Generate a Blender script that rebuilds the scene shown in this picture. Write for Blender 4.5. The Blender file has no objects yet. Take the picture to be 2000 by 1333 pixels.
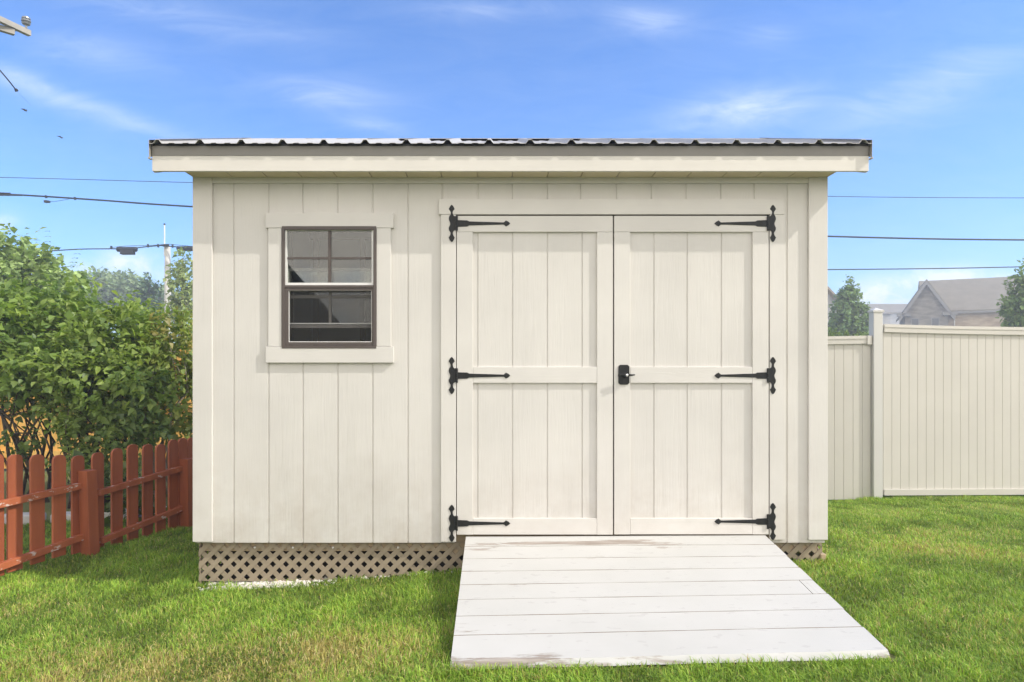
import bpy, math, random
import numpy as np
from mathutils import Vector, Matrix

random.seed(7)
rng = np.random.default_rng(11)
SC = bpy.context.scene
COL = SC.collection
F = 1333.3          # focal length in photo pixels
CX, CY = 960.0, 715.0
CAMZ = 1.30         # eye height; z = 0 is near the lowest lawn by the shed


def P(x, y, Y):
    """the point that stands at depth Y where the photo shows pixel (x, y)"""
    return Vector(((x - CX) / F * Y, Y, CAMZ + (CY - y) / F * Y))


def PX(x, Y): return (x - CX) / F * Y
def PZ(y, Y): return CAMZ + (CY - y) / F * Y


# ------------------------------------------------------------------ materials
class NT:
    """tiny helper round a node tree"""
    def __init__(self, tree):
        self.t = tree
        self.n = tree.nodes
        self.l = tree.links

    def node(self, typ, **kw):
        nd = self.n.new(typ)
        for k, v in kw.items():
            setattr(nd, k, v)
        return nd

    def link(self, a, b): self.l.new(a, b)

    def put(self, sock, v):
        if isinstance(v, bpy.types.NodeSocket):
            self.l.new(v, sock)
        else:
            sock.default_value = v

    def m(self, op, a, b=0.0, c=None, clamp=False):
        nd = self.node('ShaderNodeMath', operation=op, use_clamp=clamp)
        self.put(nd.inputs[0], a)
        self.put(nd.inputs[1], b)
        if c is not None:
            self.put(nd.inputs[2], c)
        return nd.outputs[0]

    def mix(self, f, a, b, blend='MIX'):
        nd = self.node('ShaderNodeMix', data_type='RGBA', blend_type=blend)
        self.put(nd.inputs[0], f)
        self.put(nd.inputs[6], a if isinstance(a, bpy.types.NodeSocket) else (*a, 1))
        self.put(nd.inputs[7], b if isinstance(b, bpy.types.NodeSocket) else (*b, 1))
        return nd.outputs[2]

    def noise(self, vec, scale, detail=4, rough=0.55, dist=0.0):
        nd = self.node('ShaderNodeTexNoise')
        self.put(nd.inputs['Vector'], vec)
        nd.inputs['Scale'].default_value = scale
        nd.inputs['Detail'].default_value = detail
        nd.inputs['Roughness'].default_value = rough
        nd.inputs['Distortion'].default_value = dist
        return nd.outputs['Fac']

    def ramp(self, fac, stops):
        nd = self.node('ShaderNodeValToRGB')
        cr = nd.color_ramp
        while len(cr.elements) < len(stops):
            cr.elements.new(0.5)
        for e, (p, c) in zip(cr.elements, stops):
            e.position = p
            e.color = (*c, 1) if len(c) == 3 else c
        self.put(nd.inputs[0], fac)
        return nd.outputs[0]

    def mapping(self, vec, scale=(1, 1, 1), rot=(0, 0, 0)):
        nd = self.node('ShaderNodeMapping')
        self.put(nd.inputs['Vector'], vec)
        nd.inputs['Scale'].default_value = scale
        nd.inputs['Rotation'].default_value = rot
        return nd.outputs[0]


def new_mat(name):
    m = bpy.data.materials.new(name)
    m.use_nodes = True
    nt = NT(m.node_tree)
    bsdf = m.node_tree.nodes['Principled BSDF']
    co = nt.node('ShaderNodeTexCoord').outputs['Object']
    return m, nt, bsdf, co


def wood_paint(name, base, axis='z', rough=0.6, grain=0.35, tint=0.06, dirt=None, dirt_col=(.33, .26, .19), depth=.0035):
    """painted, grain-embossed board; axis = direction of the grain"""
    m, nt, b, co = new_mat(name)
    st = {'x': (.06, 1, 1), 'y': (1, .06, 1), 'z': (1, 1, .06)}[axis]
    v = nt.mapping(co, st)
    g1 = nt.noise(v, 55, 5, .6, 1.2)
    wv = nt.node('ShaderNodeTexWave', wave_type='BANDS', bands_direction='X' if axis != 'x' else 'Z', wave_profile='SAW')
    st2 = {'x': (.12, 1, 1), 'y': (1, .12, 1), 'z': (1, 1, .12)}[axis]
    nt.put(wv.inputs['Vector'], nt.mapping(co, st2))
    wv.inputs['Scale'].default_value = 11
    wv.inputs['Distortion'].default_value = 9
    wv.inputs['Detail'].default_value = 3
    wv.inputs['Detail Scale'].default_value = 1.6
    msk = nt.ramp(nt.noise(nt.mapping(co, {'x': (.35, 1, 1), 'y': (1, .35, 1), 'z': (1, 1, .35)}[axis]), 3.1, 2), [(.45, (0, 0, 0)), (.62, (1, 1, 1))])
    h = nt.m('ADD', nt.m('MULTIPLY', g1, .7), nt.m('MULTIPLY', nt.m('MULTIPLY', wv.outputs['Fac'], msk), .5))
    bp = nt.node('ShaderNodeBump')
    bp.inputs['Strength'].default_value = grain
    bp.inputs['Distance'].default_value = depth
    nt.put(bp.inputs['Height'], h)
    nt.link(bp.outputs[0], b.inputs['Normal'])
    big = nt.noise(co, 1.7, 5, .6)
    lo = tuple(c * (1 - tint) for c in base)
    hi = tuple(min(.9, c * (1 + tint)) for c in base)
    col = nt.ramp(big, [(.3, lo), (.7, hi)])
    col = nt.mix(nt.m('MULTIPLY', nt.ramp(g1, [(.25, (1, 1, 1)), (.42, (0, 0, 0))]), .14), col, tuple(c * .72 for c in base))
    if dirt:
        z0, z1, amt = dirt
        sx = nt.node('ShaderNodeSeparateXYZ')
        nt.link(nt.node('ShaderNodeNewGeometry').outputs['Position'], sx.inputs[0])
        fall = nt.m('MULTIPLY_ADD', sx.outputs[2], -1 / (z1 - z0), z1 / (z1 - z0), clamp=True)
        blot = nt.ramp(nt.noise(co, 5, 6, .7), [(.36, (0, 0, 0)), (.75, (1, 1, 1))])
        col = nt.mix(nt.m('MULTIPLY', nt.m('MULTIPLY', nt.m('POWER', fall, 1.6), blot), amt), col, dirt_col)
    nt.link(col, b.inputs['Base Color'])
    b.inputs['Roughness'].default_value = rough
    b.inputs['Specular IOR Level'].default_value = .3
    return m


def plain(name, base, rough=.5, metal=0, var=.1, scale=6, bump=0, bscale=80, spec=.4):
    m, nt, b, co = new_mat(name)
    n = nt.noise(co, scale, 5, .6)
    col = nt.ramp(n, [(.28, tuple(c * (1 - var) for c in base)), (.72, tuple(min(.95, c * (1 + var)) for c in base))])
    nt.link(col, b.inputs['Base Color'])
    b.inputs['Roughness'].default_value = rough
    b.inputs['Metallic'].default_value = metal
    b.inputs['Specular IOR Level'].default_value = spec
    if bump:
        bp = nt.node('ShaderNodeBump')
        bp.inputs['Strength'].default_value = bump
        bp.inputs['Distance'].default_value = .003
        nt.put(bp.inputs['Height'], nt.noise(co, bscale, 4))
        nt.link(bp.outputs[0], b.inputs['Normal'])
    return m


def foliage_mat(name, trans=.45, rough=.55, gloss=.25):
    m, nt, b, co = new_mat(name)
    at = nt.node('ShaderNodeAttribute', attribute_name='tint')
    b.inputs['Roughness'].default_value = rough
    b.inputs['Specular IOR Level'].default_value = gloss
    nt.link(at.outputs['Color'], b.inputs['Base Color'])
    tr = nt.node('ShaderNodeBsdfTranslucent')
    nt.link(nt.mix(1.0, at.outputs['Color'], (1.0, 1.05, .55), 'MULTIPLY'), tr.inputs['Color'])
    mx = nt.node('ShaderNodeMixShader')
    mx.inputs[0].default_value = trans
    nt.link(b.outputs[0], mx.inputs[1])
    nt.link(tr.outputs[0], mx.inputs[2])
    nt.link(mx.outputs[0], m.node_tree.nodes['Material Output'].inputs['Surface'])
    return m


WALL = (.60, .576, .535)
M = {}
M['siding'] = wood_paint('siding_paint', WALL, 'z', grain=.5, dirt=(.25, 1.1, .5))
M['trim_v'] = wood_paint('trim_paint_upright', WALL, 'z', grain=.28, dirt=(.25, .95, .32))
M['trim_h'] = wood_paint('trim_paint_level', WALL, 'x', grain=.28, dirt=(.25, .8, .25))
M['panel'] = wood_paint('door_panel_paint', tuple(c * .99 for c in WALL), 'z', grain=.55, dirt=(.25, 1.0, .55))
M['soffit'] = wood_paint('soffit_bounce_tint', (.56, .48, .32), 'x', grain=.25)  # yellowed and deepened to stand in for warm bounce under the eave
M['fascia'] = wood_paint('fascia_paint', (.63, .60, .545), 'x', grain=.25)
M['eave'] = plain('eave_metal_trim', (.195, .185, .165), .5, .1, .06, 3)
M['rake'] = plain('rake_metal_trim', (.36, .34, .30), .45, .3, .06, 3)
M['roof'] = plain('roof_sheet_metal', (.42, .405, .38), .6, .1, .04, 4, spec=.6)
M['black'] = plain('black_iron', (.014, .0145, .014), .5, .3, .25, 30, bump=.15, bscale=140)
M['chrome'] = plain('chrome', (.8, .8, .8), .18, 1, .02)
M['brown_vinyl'] = plain('brown_window_frame', (.085, .068, .06), .5, 0, .08, 12)
M['white_vinyl'] = plain('pale_sash_edge', (.72, .71, .68), .45, 0, .05, 12)
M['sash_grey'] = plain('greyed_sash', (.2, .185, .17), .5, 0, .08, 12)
M['lattice'] = plain('brown_lattice', (.29, .235, .165), .65, 0, .12, 9, bump=.1)
M['joist'] = plain('rim_joist', (.40, .30, .19), .8, 0, .15, 8, bump=.3)
M['dark'] = plain('crawl_shade_black', (.03, .025, .02), .95, 0, .3, 8)  # near-black colour standing in for shade below the floor
M['interior'] = plain('bare_plywood', (.32, .24, .16), .8, 0, .15, 4)
M['vinyl'] = plain('cream_vinyl', (.535, .508, .45), .42, 0, .035, 2.5, spec=.4)
M['vinyl_post'] = plain('cream_vinyl_post', (.57, .555, .515), .42, 0, .03, 2.5)
M['concrete'] = plain('concrete', (.42, .40, .37), .9, 0, .15, 10, bump=.4)
M['bark'] = plain('bark', (.075, .055, .038), .9, 0, .35, 14, bump=.8, bscale=45)
M['bark_pale'] = plain('pale_bark', (.30, .26, .19), .9, 0, .3, 14, bump=.6, bscale=45)
M['pole_wood'] = plain('weathered_pole', (.56, .545, .51), .9, 0, .12, 3, bump=.6, bscale=30)
M['arm_wood'] = plain('weathered_crossarm', (.36, .33, .28), .9, 0, .2, 3, bump=.6, bscale=30)
M['wire'] = plain('wire_sheath', (.02, .024, .034), .6, 0, .1)
M['glassy'] = plain('porcelain', (.22, .23, .24), .3, 0, .15, 20)
M['stone_white'] = plain('white_stone', (.62, .58, .52), .9, 0, .25, 25, bump=.3)
M['shingle'] = plain('grey_shingles', (.20, .178, .138), .9, 0, .16, 1.2, bump=.6, bscale=9)
M['shingle_tan'] = plain('tan_shingles', (.30, .25, .20), .9, 0, .16, 1.2, bump=.6, bscale=9)
M['trim_grey'] = plain('grey_trim', (.24, .235, .23), .7, 0, .08)
M['white_trim'] = plain('white_trim', (.7, .69, .66), .6, 0, .05)
M['far_siding'] = plain('pale_grey_siding', (.42, .42, .42), .8, 0, .06, .6)
M['dark_glass'] = plain('dark_window', (.05, .055, .06), .12, 0, .1, 1, spec=.6)
M['leaf'] = foliage_mat('leaf_green', .5, .45, .5)
M['farleaf'] = foliage_mat('far_leaf', .3, .7, .1)
M['blade'] = foliage_mat('grass_blade', .35, .55, .25)


def ramp_paint():
    m, nt, b, co = new_mat('ramp_white_paint')
    base = nt.ramp(nt.noise(co, 2.2, 5, .6), [(.3, (.455, .445, .41)), (.7, (.50, .488, .455))])
    fl = nt.noise(nt.mapping(co, (.16, 1.3, 1)), 9, 7, .68, .4)
    sx = nt.node('ShaderNodeSeparateXYZ')
    nt.link(co, sx.inputs[0])
    # worn bands: near the top edge, the bottom board and the lower left corner
    def band(c, w, amt):
        d = nt.m('DIVIDE', nt.m('SUBTRACT', sx.outputs[1], c), w)
        return nt.m('MULTIPLY', nt.m('POWER', 2.718, nt.m('MULTIPLY', nt.m('MULTIPLY', d, d), -1)), amt)
    d2 = nt.m('DIVIDE', nt.m('SUBTRACT', sx.outputs[0], .45), .62)
    topx = nt.m('POWER', 2.718, nt.m('MULTIPLY', nt.m('MULTIPLY', d2, d2), -1))
    wear = nt.m('ADD', nt.m('MULTIPLY', band(3.86, .05, .30), topx), band(2.70, .075, .19))
    wear = nt.m('ADD', wear, .0)
    chip = nt.ramp(nt.m('ADD', fl, wear), [(.66, (0, 0, 0)), (.70, (1, 1, 1))])
    woodc = nt.ramp(nt.noise(nt.mapping(co, (.1, 1, 1)), 60, 4), [(.3, (.22, .18, .145)), (.7, (.40, .355, .31))])
    col = nt.mix(chip, base, woodc)
    sp = nt.ramp(nt.noise(nt.mapping(co, (.4, 1, 1)), 38, 3, .5), [(.645, (0, 0, 0)), (.665, (1, 1, 1))])
    col = nt.mix(nt.m('MULTIPLY', sp, .38), col, (.36, .34, .32))
    nt.link(col, b.inputs['Base Color'])
    b.inputs['Roughness'].default_value = .62
    bp = nt.node('ShaderNodeBump')
    bp.inputs['Strength'].default_value = .3
    bp.inputs['Distance'].default_value = .003
    nt.put(bp.inputs['Height'], nt.m('SUBTRACT', nt.noise(nt.mapping(co, (.08, 1, 1)), 60, 5), nt.m('MULTIPLY', chip, .7)))
    nt.link(bp.outputs[0], b.inputs['Normal'])
    return m


M['ramp'] = ramp_paint()


def red_stain(name, flake):
    m, nt, b, co = new_mat(name)
    base = nt.ramp(nt.noise(nt.mapping(co, (1, 1, .15)), 12, 6, .6), [(.3, (.275, .068, .022)), (.7, (.385, .106, .037))])
    rnd = nt.node('ShaderNodeObjectInfo').outputs['Random']
    shade = nt.ramp(rnd, [(0, (.80, .76, .74)), (1, (1.12, 1.16, 1.2))])
    base = nt.mix(1.0, base, shade, 'MULTIPLY')
    fl = nt.noise(nt.mapping(co, (.4, .4, 1)), 26, 6, .7)
    chip = nt.ramp(fl, [(flake, (0, 0, 0)), (flake + .03, (1, 1, 1))])
    col = nt.mix(chip, base, (.55, .45, .40))
    nt.link(col, b.inputs['Base Color'])
    b.inputs['Roughness'].default_value = .7
    bp = nt.node('ShaderNodeBump')
    bp.inputs['Strength'].default_value = .35
    bp.inputs['Distance'].default_value = .003
    nt.put(bp.inputs['Height'], nt.noise(nt.mapping(co, (1, 1, .08)), 60, 5))
    nt.link(bp.outputs[0], b.inputs['Normal'])
    return m


M['raw_wood'] = plain('raw_weathered_wood', (.20, .165, .125), .9, 0, .3, 14, bump=.4)
M['red'] = red_stain('red_stain', .74)
M['red_worn'] = red_stain('red_stain_flaking', .585)


def cedar():
    m, nt, b, co = new_mat('orange_cedar')
    col = nt.ramp(nt.noise(nt.mapping(co, (1, 1, .1)), 14, 6, .65), [(.25, (.62, .33, .07)), (.75, (.82, .52, .15))])
    nt.link(col, b.inputs['Base Color'])
    b.inputs['Roughness'].default_value = .75
    return m


M['cedar'] = cedar()


def masonry(name, c1, c2, mortar, scale):
    m, nt, b, co = new_mat(name)
    br = nt.node('ShaderNodeTexBrick')
    nt.put(br.inputs['Vector'], nt.mapping(co, (1, 1, 1), (math.radians(90), 0, 0)))
    br.inputs['Color1'].default_value = (*c1, 1)
    br.inputs['Color2'].default_value = (*c2, 1)
    br.inputs['Mortar'].default_value = (*mortar, 1)
    br.inputs['Scale'].default_value = scale
    br.inputs['Mortar Size'].default_value = .012
    br.inputs['Bias'].default_value = 0
    col = nt.mix(.75, br.outputs['Color'], nt.ramp(nt.noise(nt.mapping(co, (.6, .6, 2)), 2.2, 4), [(.35, c1), (.65, c2)]))
    nt.link(col, b.inputs['Base Color'])
    b.inputs['Roughness'].default_value = .9
    return m


M['stone'] = masonry('grey_stone_veneer', (.13, .12, .105), (.33, .30, .26), (.28, .26, .23), .7)
M['brick'] = masonry('tan_brick', (.30, .215, .14), (.52, .43, .32), (.46, .42, .34), .9)


def glass_mat(name, mirror, tintc, refl=(.9, .92, .95)):
    m, nt, b, co = new_mat(name)
    tr = nt.node('ShaderNodeBsdfTransparent')
    tr.inputs[0].default_value = (*tintc, 1)
    gl = nt.node('ShaderNodeBsdfGlossy')
    gl.inputs['Color'].default_value = (*refl, 1)
    gl.inputs['Roughness'].default_value = .015
    mx = nt.node('ShaderNodeMixShader')
    mx.inputs[0].default_value = mirror
    nt.link(tr.outputs[0], mx.inputs[1])
    nt.link(gl.outputs[0], mx.inputs[2])
    nt.link(mx.outputs[0], m.node_tree.nodes['Material Output'].inputs['Surface'])
    return m


M['glass'] = glass_mat('window_glass', .075, (.8, .82, .8), (.92, .9, .86))
M['glass_low'] = glass_mat('window_glass_lower', .11, (.6, .62, .6), (.92, .9, .86))


def screen_mat():
    m, nt, b, co = new_mat('insect_screen')
    tr = nt.node('ShaderNodeBsdfTransparent')
    df = nt.node('ShaderNodeBsdfDiffuse')
    df.inputs['Color'].default_value = (.05, .05, .048, 1)
    mx = nt.node('ShaderNodeMixShader')
    mx.inputs[0].default_value = .42
    nt.link(tr.outputs[0], mx.inputs[1])
    nt.link(df.outputs[0], mx.inputs[2])
    nt.link(mx.outputs[0], m.node_tree.nodes['Material Output'].inputs['Surface'])
    return m


M['screen'] = screen_mat()


def ground_mat():
    m, nt, b, co = new_mat('lawn_ground')
    n1 = nt.noise(co, 1.1, 5, .6)
    n2 = nt.noise(co, 45, 5, .7)
    c = nt.mix(n1, (.10, .14, .022), (.22, .20, .07))
    c = nt.mix(nt.m('MULTIPLY', n2, .6), c, (.05, .06, .015))
    nt.link(c, b.inputs['Base Color'])
    b.inputs['Roughness'].default_value = .95
    bp = nt.node('ShaderNodeBump')
    bp.inputs['Strength'].default_value = .8
    bp.inputs['Distance'].default_value = .02
    nt.put(bp.inputs['Height'], n2)
    nt.link(bp.outputs[0], b.inputs['Normal'])
    return m


M['ground'] = ground_mat()


# ------------------------------------------------------------------ mesh helpers
def tag(o, label=None, cat=None, group=None, kind=None):
    if label: o['label'] = label
    if cat: o['category'] = cat
    if group: o['group'] = group
    if kind: o['kind'] = kind
    return o


def thing(name, loc, label, cat, group=None):
    o = bpy.data.objects.new(name, None)
    o.location = loc
    o.empty_display_size = .2
    COL.objects.link(o)
    return tag(o, label, cat, group)


def world_loc(o):
    p = Vector((0, 0, 0))
    while o is not None:
        p += Vector(o.location)
        o = o.parent
    return p


class MB:
    def __init__(self):
        self.v, self.f = [], []

    def box(self, x0, x1, y0, y1, z0, z1):
        x0, x1 = min(x0, x1), max(x0, x1)
        y0, y1 = min(y0, y1), max(y0, y1)
        z0, z1 = min(z0, z1), max(z0, z1)
        return self.hexa([(x0, y0, z0), (x1, y0, z0), (x1, y1, z0), (x0, y1, z0), (x0, y0, z1), (x1, y0, z1), (x1, y1, z1), (x0, y1, z1)])

    def hexa(self, p):
        n = len(self.v)
        self.v += [tuple(q) for q in p]
        self.f += [tuple(n + i for i in q) for q in ((0, 3, 2, 1), (4, 5, 6, 7), (0, 1, 5, 4), (1, 2, 6, 5), (2, 3, 7, 6), (3, 0, 4, 7))]
        return self

    def pbox(self, x0, x1, y0, y1, Yf, thick):
        """a board whose front face shows at photo pixels x0..x1, y0..y1 at depth Yf"""
        return self.box(PX(x0, Yf), PX(x1, Yf), Yf, Yf + thick, PZ(y1, Yf), PZ(y0, Yf))

    def quad(self, a, b, c, d):
        n = len(self.v)
        self.v += [tuple(a), tuple(b), tuple(c), tuple(d)]
        self.f.append((n, n + 1, n + 2, n + 3))
        return self

    def prism(self, pts, y0, y1):
        """polygon of (x, z), counter-clockwise seen from the front (-y), between y0 (front) and y1"""
        n, k = len(self.v), len(pts)
        self.v += [(x, y0, z) for x, z in pts] + [(x, y1, z) for x, z in pts]
        self.f.append(tuple(range(n, n + k)))
        self.f.append(tuple(range(n + 2 * k - 1, n + k - 1, -1)))
        for i in range(k):
            j = (i + 1) % k
            self.f.append((n + i, n + k + i, n + k + j, n + j))
        return self

    def tube(self, pts, radii, sides=8, caps=True):
        pts = [Vector(p) for p in pts]
        if not hasattr(radii, '__len__'):
            radii = [radii] * len(pts)
        base = len(self.v)
        up = Vector((0, 0, 1))
        for i, p in enumerate(pts):
            d = (pts[min(i + 1, len(pts) - 1)] - pts[max(i - 1, 0)]).normalized()
            a = d.cross(up if abs(d.z) < .9 else Vector((1, 0, 0))).normalized()
            b = a.cross(d)
            for k in range(sides):
                t = 2 * math.pi * k / sides
                self.v.append(tuple(p + radii[i] * (math.cos(t) * a + math.sin(t) * b)))
        for i in range(len(pts) - 1):
            for k in range(sides):
                k2 = (k + 1) % sides
                self.f.append((base + i * sides + k, base + i * sides + k2, base + (i + 1) * sides + k2, base + (i + 1) * sides + k))
        if caps:
            self.f.append(tuple(base + k for k in range(sides - 1, -1, -1)))
            e = base + (len(pts) - 1) * sides
            self.f.append(tuple(e + k for k in range(sides)))
        return self

    def lathe(self, c, prof, sides=14, axis='z'):
        """profile of (radius, offset along the axis)"""
        c = Vector(c)
        base = len(self.v)
        for r, h in prof:
            for k in range(sides):
                t = 2 * math.pi * k / sides
                if axis == 'z':
                    q = (r * math.cos(t), r * math.sin(t), h)
                else:
                    q = (r * math.cos(t), h, r * math.sin(t))
                self.v.append(tuple(c + Vector(q)))
        for i in range(len(prof) - 1):
            for k in range(sides):
                k2 = (k + 1) % sides
                self.f.append((base + i * sides + k, base + i * sides + k2, base + (i + 1) * sides + k2, base + (i + 1) * sides + k))
        self.f.append(tuple(base + k for k in range(sides - 1, -1, -1)))
        e = base + (len(prof) - 1) * sides
        self.f.append(tuple(e + k for k in range(sides)))
        return self

    def build(self, name, mat, parent=None, bevel=0, smooth=False, seg=2):
        me = bpy.data.meshes.new(name)
        off = world_loc(parent) if parent is not None else Vector((0, 0, 0))
        me.from_pydata([(a - off.x, b - off.y, c - off.z) for a, b, c in self.v], [], self.f)
        me.materials.append(mat)
        if smooth:
            me.polygons.foreach_set('use_smooth', [True] * len(me.polygons))
        me.update()
        o = bpy.data.objects.new(name, me)
        COL.objects.link(o)
        if parent is not None:
            o.parent = parent
        if bevel:
            md = o.modifiers.new('bevel', 'BEVEL')
            md.width = bevel
            md.segments = seg
            md.limit_method = 'ANGLE'
        return o


def clip_poly(poly, keep):
    """Sutherland-Hodgman against half planes (a, b, c): a*x + b*y <= c"""
    for a, b, c in keep:
        out = []
        for i in range(len(poly)):
            p, q = poly[i], poly[(i + 1) % len(poly)]
            dp, dq = a * p[0] + b * p[1] - c, a * q[0] + b * q[1] - c
            if dp <= 0:
                out.append(p)
            if dp * dq < 0:
                t = dp / (dp - dq)
                out.append((p[0] + t * (q[0] - p[0]), p[1] + t * (q[1] - p[1])))
        poly = out
        if len(poly) < 3:
            return []
    return poly


# ------------------------------------------------------------------ ground heights
CTRL = np.array([
    (-1.71, 3.98, PZ(1149, 3.98)), (-.9, 3.98, PZ(1139, 3.98)), (-.2, 3.98, PZ(1121, 3.98)), (.8, 3.98, .11), (1.95, 3.98, PZ(1103, 3.98)),
    (-.19, 2.70, .092), (.7, 2.70, .110), (1.56, 2.74, .138), (-.25, 3.3, .09), (1.75, 3.3, .125),
    (-3.05, 4.4, -.055), (-2.9, 4.9, -.05), (-2.62, 5.8, -.075), (-2.4, 6.6, -.09),
    (4.0, 7.3, PZ(975, 7.3)), (5.8, 7.4, PZ(973, 7.4)), (3.55, 7.4, PZ(983, 7.4)), (2.6, 5.6, .07), (4.2, 5.6, .05),
    (-4.3, 5.5, -.09), (-4.5, 7.5, -.1), (-1.0, 2.4, .04), (-2.2, 3.0, -.01), (0.7, 2.3, .08), (2.2, 2.5, .10), (3.3, 4.0, .09),
    (-4, 9, -.12), (5, 10, -.1), (0, 8, -.06), (0, 0, 0), (-4, 0, 0), (4, 0, .05), (-4, 3, -.06)])


def _rbf():
    p = CTRL[:, :2]
    d = np.linalg.norm(p[:, None] - p[None], axis=2)
    A = d + np.eye(len(p)) * .03
    n = len(p)
    Q = np.hstack([np.ones((n, 1)), p])
    S = np.block([[A, Q], [Q.T, np.zeros((3, 3))]])
    return np.linalg.solve(S, np.concatenate([CTRL[:, 2], np.zeros(3)]))


_W = _rbf()


def ground_z(x, y):
    x, y = np.asarray(x, float), np.asarray(y, float)
    sh = x.shape
    q = np.stack([x.ravel(), y.ravel()], 1)
    z = np.empty(len(q))
    for s in range(0, len(q), 100000):
        c = q[s:s + 100000]
        d = np.linalg.norm(c[:, None] - CTRL[None, :, :2], axis=2)
        z[s:s + 100000] = d @ _W[:-3] + _W[-3] + c @ _W[-2:]
    r = np.maximum(np.abs(q[:, 0]) - 6.5, np.maximum(-q[:, 1] - .5, q[:, 1] - 9.5))
    t = np.clip(r / 3, 0, 1)
    z = np.clip(z, -.25, .35) * (1 - t) + (-.12) * t
    return z.reshape(sh)


def gz(x, y): return float(ground_z(np.array([x]), np.array([y]))[0])


def make_ground():
    far = np.array([12, 16, 24, 40, 70, 120, 220, 400, 800.])
    xs = np.concatenate([-far[::-1], np.arange(-9.6, 9.61, .16), far])
    ys = np.concatenate([-far[::-1], np.arange(-9.6, 11.5, .16), far + 2])
    X, Y = np.meshgrid(xs, ys)
    Z = ground_z(X, Y)
    b = MB()
    nx = len(xs)
    b.v = list(zip(X.ravel().tolist(), Y.ravel().tolist(), Z.ravel().tolist()))
    b.f = [(j * nx + i, j * nx + i + 1, (j + 1) * nx + i + 1, (j + 1) * nx + i) for j in range(len(ys) - 1) for i in range(nx - 1)]
    tag(b.build('ground', M['ground'], smooth=True), kind='structure')


make_ground()

# ------------------------------------------------------------------ shed
WY = 3.98                       # face of the siding
TY = WY - .019                  # face of the trim boards
TY2 = TY - .003
XL, XR = PX(376, TY), PX(1617, TY)
FY = 3.823                      # face of the fascia
SLOPE = .3385
BY = WY + 2.44                  # back wall
RIDGE_Y = (WY + BY) / 2
EAVE_Y = FY - .030
EAVE_Z = PZ(281, EAVE_Y)
FLOOR_Z = PZ(1046, WY)
shed = thing('shed', (0, WY, FLOOR_Z - .2), 'cream wooden garden shed with double doors, one small window and a ribbed metal roof', 'shed')


def roof_z(y):
    """underside of the sheet"""
    return EAVE_Z + SLOPE * ((y if y < RIDGE_Y else 2 * RIDGE_Y - y) - EAVE_Y)


def grooved(mb, xs0, xs1, grooves, zcuts, holes, Yf, gw=.011, gd=.005, hl=None):
    """front sheet with upright V grooves, split at zcuts, open where holes (x0, x1, z0, z1) lie"""
    prof = [(xs0, 0)]
    for g in sorted(grooves):
        prof += [(g - gw / 2, 0), (g - gw / 2 + .0015, gd), (g + gw / 2 - .003, gd), (g + gw / 2, 0)]
    prof.append((xs1, 0))
    cuts = sorted({c for h in holes for c in h[:2]})
    full = []
    for (a, da), (c, dc) in zip(prof, prof[1:]):
        inner = [k for k in cuts if a < k < c]
        pts = [(a, da)] + [(k, da + (dc - da) * (k - a) / (c - a)) for k in inner] + [(c, dc)]
        full += list(zip(pts, pts[1:]))
    zc = sorted(set(zcuts) | {c for h in holes for c in h[2:]})
    for (a, da), (c, dc) in full:
        for z0, z1 in zip(zc, zc[1:]):
            mx, mz = (a + c) / 2, (z0 + z1) / 2
            if any(h[0] < mx < h[1] and h[2] < mz < h[3] for h in holes):
                continue
            mb.quad((a, Yf + da, z0), (c, Yf + dc, z0), (c, Yf + dc, z1), (a, Yf + da, z1))


SID_TOP = PZ(344, WY)
SID_BOT = PZ(1057, WY)
groove_px = [457, 525, 592, 660, 728, 797, 864, 933, 1000, 1068, 1133, 1203, 1271, 1339, 1407, 1472, 1537]
win_hole = (PX(551, WY), PX(734, WY), PZ(680, WY), PZ(443, WY))
door_hole = (PX(888, WY), PX(1506, WY), SID_BOT - .01, PZ(418, WY))
b = MB()
grooved(b, XL + .01, XR - .01, [PX(g, WY) for g in groove_px], [SID_BOT, SID_TOP], [win_hole, door_hole], WY)
# the back of the sheet and its lower edge
for x0, x1 in ((XL + .01, win_hole[0]), (win_hole[1], door_hole[0]), (door_hole[1], XR - .01)):
    b.quad((x0, WY + .008, SID_BOT), (x1, WY + .008, SID_BOT), (x1, WY, SID_BOT), (x0, WY, SID_BOT))
b.build('front_siding', M['siding'], shed)


def gable_wall(x, sgn, name):
    mb = MB()
    ys = [WY + .02]
    k = WY + .2
    while k < BY - .05:
        ys.append(k)
        k += .2032
    ys.append(BY)
    for i, (a, c) in enumerate(zip(ys, ys[1:])):
        segs = [(a + (.005 if i else 0), c - .005, 0)]
        if i:
            segs.append((a - .005, a + .005, .006))
        for p, q, d in segs:
            xx = x - sgn * d
            sp = [p, RIDGE_Y, q] if p < RIDGE_Y < q else [p, q]
            for u, w in zip(sp, sp[1:]):
                mb.quad((xx, u, SID_BOT), (xx, w, SID_BOT), (xx, w, roof_z(w) - .02), (xx, u, roof_z(u) - .02))
    xi = x - sgn * .011
    for u, w in ((WY + .012, RIDGE_Y), (RIDGE_Y, BY)):
        mb.quad((xi, u, SID_BOT), (xi, w, SID_BOT), (xi, w, roof_z(w) - .02), (xi, u, roof_z(u) - .02))
    return mb.build(name, M['siding'], shed)


gable_wall(XL + .012, -1, 'gable_siding')
gable_wall(XR - .012, 1, 'gable_siding')
b = MB()
b.box(XL + .004, XR - .004, BY, BY + .012, SID_BOT, roof_z(BY) - .03)
b.build('back_siding', M['siding'], shed)
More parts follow.
